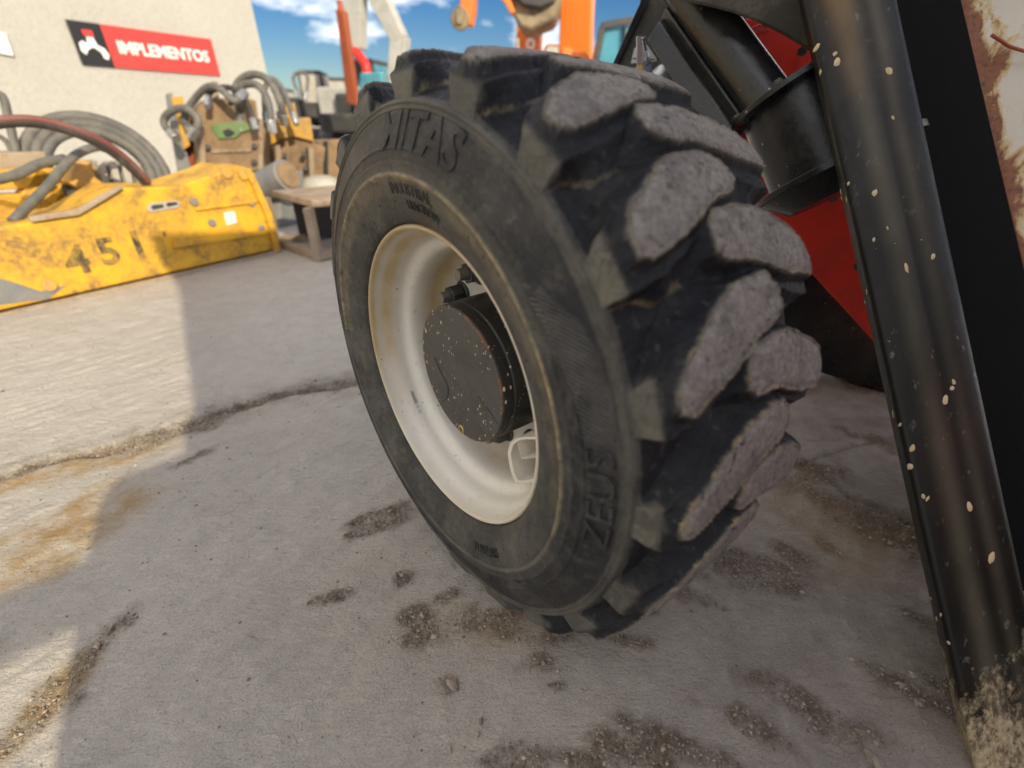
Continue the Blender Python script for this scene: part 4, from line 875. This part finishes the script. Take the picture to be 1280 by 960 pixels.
tag(MB().tube([yp(-20, 170, -1.1), yp(0, 176, -1.1), yp(10, 188, -1.1), yp(14, 205, -1.1)], .014, 10).build('grey_hose', 'hose'), 'thin grey hose curling low at the far left by the wall', 'hose')
wc2 = yp(128, 220, -1.0); cn = (yn*.9+Z*.25).normalized(); cxv = yd
coil = root('hose_coil', 'big flat coil of thick grey hose standing behind the arched hoses', 'hose coil')
for k, (r, o_) in enumerate(((.355, 0), (.31, .0), (.265, .0), (.335, -.07), (.285, -.07))):
    yy = cn.cross(cxv).normalized(); xx = yy.cross(cn)
    MB().tube([wc2+cn*o_+(xx*math.cos(t)*r*1.08+yy*math.sin(t)*r) for t in [2*math.pi*i/20 for i in range(21)]], .032, 12, 3).build('hose_turn', 'hose', coil)
rb_ = root('ribbed_block', 'pale grey ribbed block sitting between the coil and the housing', 'block')
for k in range(4):
    u = 120+15*k; MB().prism([yp(u, 204+k, -.62), yp(u+9, 204+k, -.62), yp(u+17, 236, -.62), yp(u+8, 237, -.62)], -yn*.16).build('rib', 'palegrey', rb_, bevel=.006)
MB().prism([yp(112, 204, -.7), yp(170, 206, -.7), yp(186, 240, -.7), yp(126, 242, -.7)], -yn*.12).build('core', 'tangrey', rb_)
# upright muddy attachments in the middle distance
def stand(pts, base_v, y, vec, name, m, parent, bevel=.01, **k): return MB().prism([at(u, v, y) for u, v in pts], vec).build(name, m, parent, bevel=bevel, **k)
DV = Vector((-.25, .35, 0))
u1 = root('hydraulic_breaker', 'tan muddy breaker body with a green collar, second from the grey post', 'machine attachment', 'muddy attachments standing by the wall')
stand([(238, 145), (252, 128), (300, 122), (318, 128), (330, 215), (318, 300), (262, 300), (245, 216)], 0, 4.6, DV, 'body', 'tanmud', u1)
stand([(240, 158), (330, 162), (326, 215), (250, 222)], 0, 4.52, DV*.2, 'front_plate', 'tanmud', u1)
stand([(262, 160), (272, 155), (306, 155), (314, 163), (300, 168), (292, 175), (272, 176), (266, 168)], 0, 4.50, DV*.1, 'green_collar', 'green', u1, .004)
stand([(276, 166), (284, 163), (292, 168), (286, 173), (280, 173)], 0, 4.495, DV*.02, 'collar_hole', 'ink', u1, 0)
for q4 in ([(246, 150), (252, 150), (262, 300), (254, 300)], [(322, 150), (327, 152), (326, 300), (320, 300)]): stand(q4, 0, 4.5, DV*.25, 'side_cheek', 'tangrey', u1, .004)
for q2 in ((258, 186), (258, 206), (316, 184), (316, 204), (286, 132)): MB().cyl(at(*q2, 4.52), at(*q2, 4.47), .022, n=6).build('bolt_head', 'dark', u1, bevel=.003)
stand([(262, 190), (312, 188), (312, 192), (262, 194)], 0, 4.5, DV*.1, 'weld_rib', 'tangrey', u1, .003)
stand([(255, 126), (262, 104), (270, 104), (272, 126)], 0, 4.7, DV*.3, 'lifting_lug', 'tangrey', u1, .004)
u2 = root('hydraulic_breaker', 'tan breaker body with a yellow painted top beside the green collared one', 'machine attachment', 'muddy attachments standing by the wall')
stand([(332, 158), (350, 150), (385, 148), (390, 180), (405, 186), (400, 226), (415, 300), (345, 300), (338, 215)], 0, 4.9, DV, 'body', 'tanmud', u2)
stand([(333, 158), (350, 151), (386, 149), (390, 178), (365, 172), (348, 176), (336, 184)], 0, 4.85, DV*.1, 'yellow_top', 'yellow2', u2, .004)
for q4 in ([(342, 185), (348, 183), (356, 300), (349, 300)], [(384, 186), (390, 186), (396, 300), (389, 300)]): stand(q4, 0, 4.8, DV*.25, 'side_cheek', 'tangrey', u2, .004)
for q2 in ((354, 196), (378, 194), (356, 214), (380, 212)): MB().cyl(at(*q2, 4.84), at(*q2, 4.78), .024, n=6).build('bolt_head', 'dark', u2, bevel=.003)
stand([(352, 150), (356, 132), (366, 130), (370, 149)], 0, 4.9, DV*.3, 'lifting_lug', 'yellow2', u2, .004)
u3 = root('hydraulic_breaker', 'narrow tan attachment with a dark slot, nearest the big tyre', 'machine attachment', 'muddy attachments standing by the wall')
stand([(395, 178), (440, 176), (450, 300), (400, 300)], 0, 5.2, DV, 'body', 'tanmud', u3)
stand([(403, 178), (408, 178), (409, 224), (404, 224)], 0, 5.15, DV*.05, 'slot', 'ink', u3, 0)
u0 = root('steel_post', 'grey steel channel leaning upright left of the muddy attachments', 'post')
stand([(205, 120), (213, 118), (222, 160), (240, 222), (256, 300), (236, 300), (214, 180)], 0, 4.7, DV*.3, 'channel', 'greysteel', u0)
u4 = root('yellow_bracket', 'narrow yellow bracket stack between the grey post and the tan body', 'machine attachment', 'muddy attachments standing by the wall')
stand([(211, 124), (226, 122), (234, 150), (236, 185), (228, 190), (219, 150)], 0, 4.65, DV*.4, 'bracket', 'yellow2', u4)
stand([(224, 188), (238, 150), (252, 215), (262, 300), (240, 300)], 0, 4.8, DV*.4, 'rusty_leg', 'rustred', u4)
for i, (pts, y, r, lab) in enumerate([
    ([(238, 166), (228, 150), (240, 128), (256, 112), (272, 113), (290, 128), (300, 122)], 4.5, .028, 'grey hose looping over the tan body with the green collar'),
    ([(215, 172), (203, 158), (208, 145), (228, 138), (246, 152), (240, 170)], 4.45, .03, 'grey hose hooked round the yellow bracket beside the post'),
    ([(296, 130), (292, 112), (304, 98), (322, 96), (338, 108), (348, 130), (352, 150)], 4.6, .03, 'tall grey hose arch between the two tan breaker bodies'),
    ([(300, 160), (296, 128), (300, 110), (318, 108), (332, 126), (338, 160)], 4.55, .03, 'lower grey hose arch in front of the tall one'),
    ([(330, 150), (328, 118), (336, 100), (350, 112), (362, 140), (366, 150)], 4.7, .022, 'thin grey hose curving over the yellow topped body'),
    ([(258, 130), (262, 116), (285, 112), (306, 130), (316, 158)], 4.48, .022, 'dark hose lying across the green collared body'),
    ([(372, 120), (364, 100), (372, 92), (382, 98), (380, 122)], 6.5, .02, 'small hose hoop standing against the sky right of the arches')]):
    tag(MB().tube([at(u, v, y+.1*math.sin(k)) for k, (u, v) in enumerate(pts)], r, 12).build('hydraulic_hose', 'hose' if i != 5 else 'darkhose'), lab, 'hose', 'hoses on the muddy attachments')
yard = [o for o in COL.objects if o.name.startswith('hydraulic_hose') and o.parent is None]
for o in yard:
    vs_ = [v.co.copy() for v in o.data.vertices]; n_ = 12
    for a_, b_ in ((vs_[:n_], vs_[n_:2*n_]), (vs_[-n_:], vs_[-2*n_:-n_])):
        ca_, cb_ = sum(a_, Vector())/n_, sum(b_, Vector())/n_; d_ = (cb_-ca_).normalized(); r_ = (a_[0]-ca_).length
        MB().cyl(ca_-d_*.05, ca_+d_*.05, r_*1.35, n=6).build('end_fitting', 'steel', o, bevel=.003)
# grey cylinder with a round tan end
cy = root('steel_cylinder', 'grey cylinder with a round tan end resting beyond the yellow housing', 'cylinder')
MB().cyl(at(300, 246, 4.25), at(358, 221, 4.05), .10, .125, n=36).build('barrel', 'greysteel', cy, bevel=.006)
e_ = (at(358, 221, 4.05)-at(300, 246, 4.25)).normalized(); MB().cyl(at(358, 221, 4.05), at(358, 221, 4.05)+e_*.02, .10, n=36).build('end_cap', 'tanmud', cy, bevel=.004)
MB().prism([at(u, v, 4.2) for u, v in [(325, 225), (345, 218), (352, 300), (347, 318), (335, 270)]], Vector((.1, .3, 0))).build('cradle', 'greysteel', cy, bevel=.01)
# steel work stand, open sided
stn = root('steel_stand', 'rusty pale steel stand with an open side, just left of the big tyre', 'stand')
Y1 = gp(398, 327).y
def sp_(u, v, y=Y1): return at(u, v, y)
bse = [gp(345, 308), gp(398, 327), gp(470, 312), gp(420, 296)]
tpz = sp_(392, 252).z
MB().prism([Vector((p.x, p.y, tpz))+Vector((0, 0, -.045)) for p in (gp(337, 240, tpz), gp(388, 252, tpz), gp(500, 244, tpz), gp(430, 232, tpz))], Z*.045).build('top_plate', 'tangrey', stn, bevel=.006)
for p in bse: MB().bar(p, Vector((p.x, p.y, tpz-.045)), .07, .05, (1, 0, 0)).build('upright', 'tangrey', stn, bevel=.004)
for a_, b_ in zip(bse, bse[1:]+bse[:1]): MB().bar(a_+Z*.03, b_+Z*.03, .06, .05).build('base_rail', 'tangrey', stn, bevel=.004)
MB().prism([(bse[0]*.62+bse[3]*.38)+Z*.03, (bse[3]*.6+bse[2]*.4)+Z*.03, (bse[3]*.6+bse[2]*.4)+Z*(tpz-.06), (bse[0]*.62+bse[3]*.38)+Z*(tpz-.06)], Vector((0, .02, 0))).build('rear_panel', 'dark', stn)
tag(MB().lathe([(0, .10), (.08, .095), (.14, .07), (.17, .03), (.18, 0)], at(400, 235, 4.6), Z, Vector((1, 0, 0)), 32).build('concrete_lump', 'palegrey'), 'pale rounded lump on top of the rusty steel stand', 'lump')

# ------------------------------------------------------------------ machines across the yard
def excavator(name, label, x, y, yaw, m, segs, cabm='glass', s=1., group='excavators parked across the yard', bucket=None, cab=True):
    r = root(name, label, 'excavator', group); c, sn = math.cos(yaw), math.sin(yaw); X = Vector((c, sn, 0)); Y = Vector((-sn, c, 0)); B = Vector((x, y, 0))
    for k in (-1, 1):
        pts = [B+Y*(k*1.0*s)+X*(px*s)+Z*(pz*s) for px, pz in ((-1.6, .1), (-1.8, .4), (-1.6, .75), (1.6, .75), (1.8, .4), (1.6, .1), (1.4, .02), (-1.4, .02))]
        MB().prism([p-Y*.25*s for p in pts], Y*.5*s).build('track', 'dark', r, bevel=.05)
    MB().cyl(B+Z*.75*s, B+Z*.98*s, .7*s, n=24).build('turntable', 'dark', r)
    MB().box(B-X*.7*s+Z*1.35*s, (2.2*s, 2.1*s, .78*s), (X, Y, Z)).build('body', m, r, bevel=.08)
    if cab:
        MB().box(B+X*.65*s+Y*.6*s+Z*1.8*s, (1.3*s, .9*s, 1.6*s), (X, Y, Z)).build('cab', 'dark', r, bevel=.08)
        for k in (-1, 1): MB().box(B+X*.65*s+Y*(.6+k*.455)*s+Z*2.0*s, (1.0*s, .02, .9*s), (X, Y, Z)).build('window', cabm, r)
        MB().box(B+X*1.31*s+Y*.6*s+Z*2.0*s, (.02, .7*s, .9*s), (X, Y, Z)).build('window', cabm, r)
    for i, (a_, b_, w0, w1, mm) in enumerate(segs):
        a_, b_ = Vector(a_), Vector(b_); d = (b_-a_).normalized(); sdv = d.cross(Vector((.3, 1, 0)).normalized()).normalized()
        yv_ = Vector((.3, 1, 0)).normalized(); pts = [a_-sdv*w0/2, b_-sdv*w1/2, b_+sdv*w1/2, a_+sdv*w0/2]
        MB().prism([p-yv_*w0*.3 for p in pts], yv_*w0*.6).build('boom' if i == 0 else 'stick', mm, r, bevel=.03)
    return r
A = at
e1 = excavator('excavator', 'orange excavator whose boom rises between the bucket and the teal cab', 2.0, 13.2, 1.2, 'orange', [(A(716, 96, 12.4), A(722, -70, 12.0), .72, .60, 'orange'), (A(722, -62, 12.), A(700, -260, 11.5), .55, .5, 'orange')], s=.9, cab=False)
e2 = excavator('excavator', 'orange excavator with a raised tan bucket and white letters on its boom', .2, 14.6, 1.5, 'orange', [(A(657, 90, 13.5), A(662, -10, 13.2), .62, .50, 'orange'), (A(660, -5, 13.2), A(640, -160, 12.8), .5, .4, 'orange')], s=.9, cab=False)
vs, fs = text_mesh('ho', .42, .005, .015); c = A(665.5, 62, 13.0); yv_ = Vector((0, -1, 0))
MB().add([c+Z*x_+Vector((-1, 0, 0))*y_+yv_*(.02+z_) for x_, y_, z_ in vs], fs).build('boom_lettering', 'white', e2)
bk = [(622, -12), (632, 4), (640, 22), (648, 34), (662, 38), (672, 32), (690, 24), (697, 8), (700, -12), (690, -30), (640, -30)]
MB().prism([A(u, v, 11.2) for u, v in bk], Vector((.1, 1.1, 0))).build('bucket', 'bucket', e2, bevel=.06)
MB().prism([A(u, v, 11.0) for u, v in [(634, -14), (650, 6), (672, 9), (690, 2), (694, -14)]], Vector((.02, .25, 0))).build('bucket_mouth', 'dark', e2, bevel=.03)
MB().prism([A(u, v, 10.9) for u, v in [(616, -12), (628, 4), (636, 18), (641, 14), (634, -2), (634, -16)]], Vector((.02, .25, 0))).build('bucket_link', 'orange', e2, bevel=.02)
e3 = root('hanging_hook_arm', 'end of an orange arm with a grey knuckle hanging down against the sky', 'excavator arm')
MB().prism([A(u, v, 11.5) for u, v in [(571, -40), (572, 10), (576, 30), (586, 32), (590, 12), (592, -40)]], Vector((.03, .4, 0))).build('arm', 'orange', e3, bevel=.03)
MB().cyl(A(572, 24, 11.35), A(573, 24, 11.9), .19, n=24).build('knuckle', 'bucket', e3, bevel=.03)
MB().prism([A(u, v, 11.3) for u, v in [(565, 10), (571, 4), (577, 14), (574, 32), (566, 30)]], Vector((.03, .3, 0))).build('knuckle_plate', 'bucket', e3, bevel=.03)
# teal glazed cab
cb = root('cab_machine', 'teal glazed machine cab with a dark frame beside the black plate', 'machine cab')
cpts = [(741, 150), (739, 78), (748, 32), (800, 22), (860, 22), (860, 150)]
MB().prism([A(u, v, 9.0) for u, v in [(745, 150), (744, 78), (752, 36), (800, 28), (860, 28), (860, 150)]], Vector((.1, 1.6, 0))).build('glass_shell', 'glass', cb, bevel=.03)
for a_, b_ in (((741, 160), (741, 78)), ((741, 80), (750, 33)), ((749, 32), (788, 24)), ((788, 24), (860, 22)), ((775, 160), (778, 30))): MB().bar(A(*a_, 8.95), A(*b_, 8.95), .09 if a_[0] < 770 else .03, .1, (0, 1, 0)).build('frame_bar', 'dark', cb, bevel=.01)
MB().box(gp(790, 215)*0+Vector((A(800, 140, 9.8).x, 9.9, .55)), (1.9, 1.9, 1.1)).build('base', 'dark', cb, bevel=.05)
# small things along the tyre's top line
mr = root('small_machine', 'small machine with a dark framed windscreen and orange bonnet beyond the tyre top', 'machine')
MB().prism([A(u, v, 9.5) for u, v in [(676, 90), (677, 60), (681, 54), (697, 55), (699, 90)]], Vector((.05, .9, 0))).build('windscreen_frame', 'rustred', mr, bevel=.02)
MB().prism([A(u, v, 9.45) for u, v in [(680, 88), (680, 61), (683, 57), (695, 58), (696, 88)]], Vector((.0, .04, 0))).build('windscreen', 'palegrey', mr)
MB().prism([A(u, v, 9.5) for u, v in [(698, 90), (699, 60), (704, 56), (712, 60), (716, 66), (728, 62), (735, 70), (736, 90)]], Vector((.05, .9, 0))).build('bonnet', 'orange', mr, bevel=.04)
MB().box(Vector((A(706, 90, 10).x, 10.0, .5)), (.9, .9, 1.0)).build('chassis', 'dark', mr, bevel=.05)
tag(MB().cyl(A(644.5, 160, 9), A(644.5, 48, 9), .02, n=10).build('thin_pole', 'palegrey'), 'thin pale pole rising left of the lettered orange boom', 'pole')
# rust-red boom and white booms on the left
e4 = excavator('excavator', 'excavator with a slim rust red boom pointing straight up left of the white booms', -4.6, 15.5, 1.4, 'dark', [(A(440, 132, 12.5), A(424, 14, 12.0), .27, .20, 'rustred')], 'palegrey', s=.6)
MB().cyl(A(424, 16, 12), A(421, 2, 12), .06, n=12).build('boom_tip', 'rustred', e4)
e5 = excavator('excavator', 'excavator with a tall white angled boom and red lower knuckle', -4.4, 17.5, 1.3, 'whiteboom', [(A(440, -60, 16), A(443, 62, 16), .62, .45, 'whiteboom'), (A(452, -40, 15.9), A(498, 52, 15.6), .58, .42, 'whiteboom'), (A(498, 46, 15.6), A(492, 110, 15.5), .5, .45, 'whiteboom')], s=1.)
MB().tube([A(441, 64, 15.9), A(447, 72, 15.8), A(455, 84, 15.7), A(457, 100, 15.7)], .13, 14).build('red_knuckle', 'redtag', e5)
MB().prism([A(u, v, 14.6) for u, v in [(447, 92), (476, 90), (476, 150), (444, 150)]], Vector((0, 1.2, 0))).build('cab_glass', 'glass', e5, bevel=.05)
specs = [('far excavator with orange body left of the dark cabs', 352, 24, 'orange', .8), ('far machine with a black cab beside the orange body', 385, 21, 'dark', .95),
         ('far pale machine between the black cab and the rust red boom', 408, 22, 'whiteboom', .9), ('far dark machine just right of the pale one', 430, 20, 'dark', .85), ('farthest low orange machine near the small hose hoop', 368, 27, 'orange', .7)]
for lab, u, y, mm, s_ in specs:
    p = A(u, 150, y); d = (A(u-3, 96 if s_ > .8 else 118, y)); excavator('excavator', lab, p.x, y, 1.0+u*.01, mm, [(Vector((p.x, y, 1.2*s_)), Vector((p.x+.5, y, 2.1*s_)), .3, .2, mm)], 'palegrey', s_)
print('done')
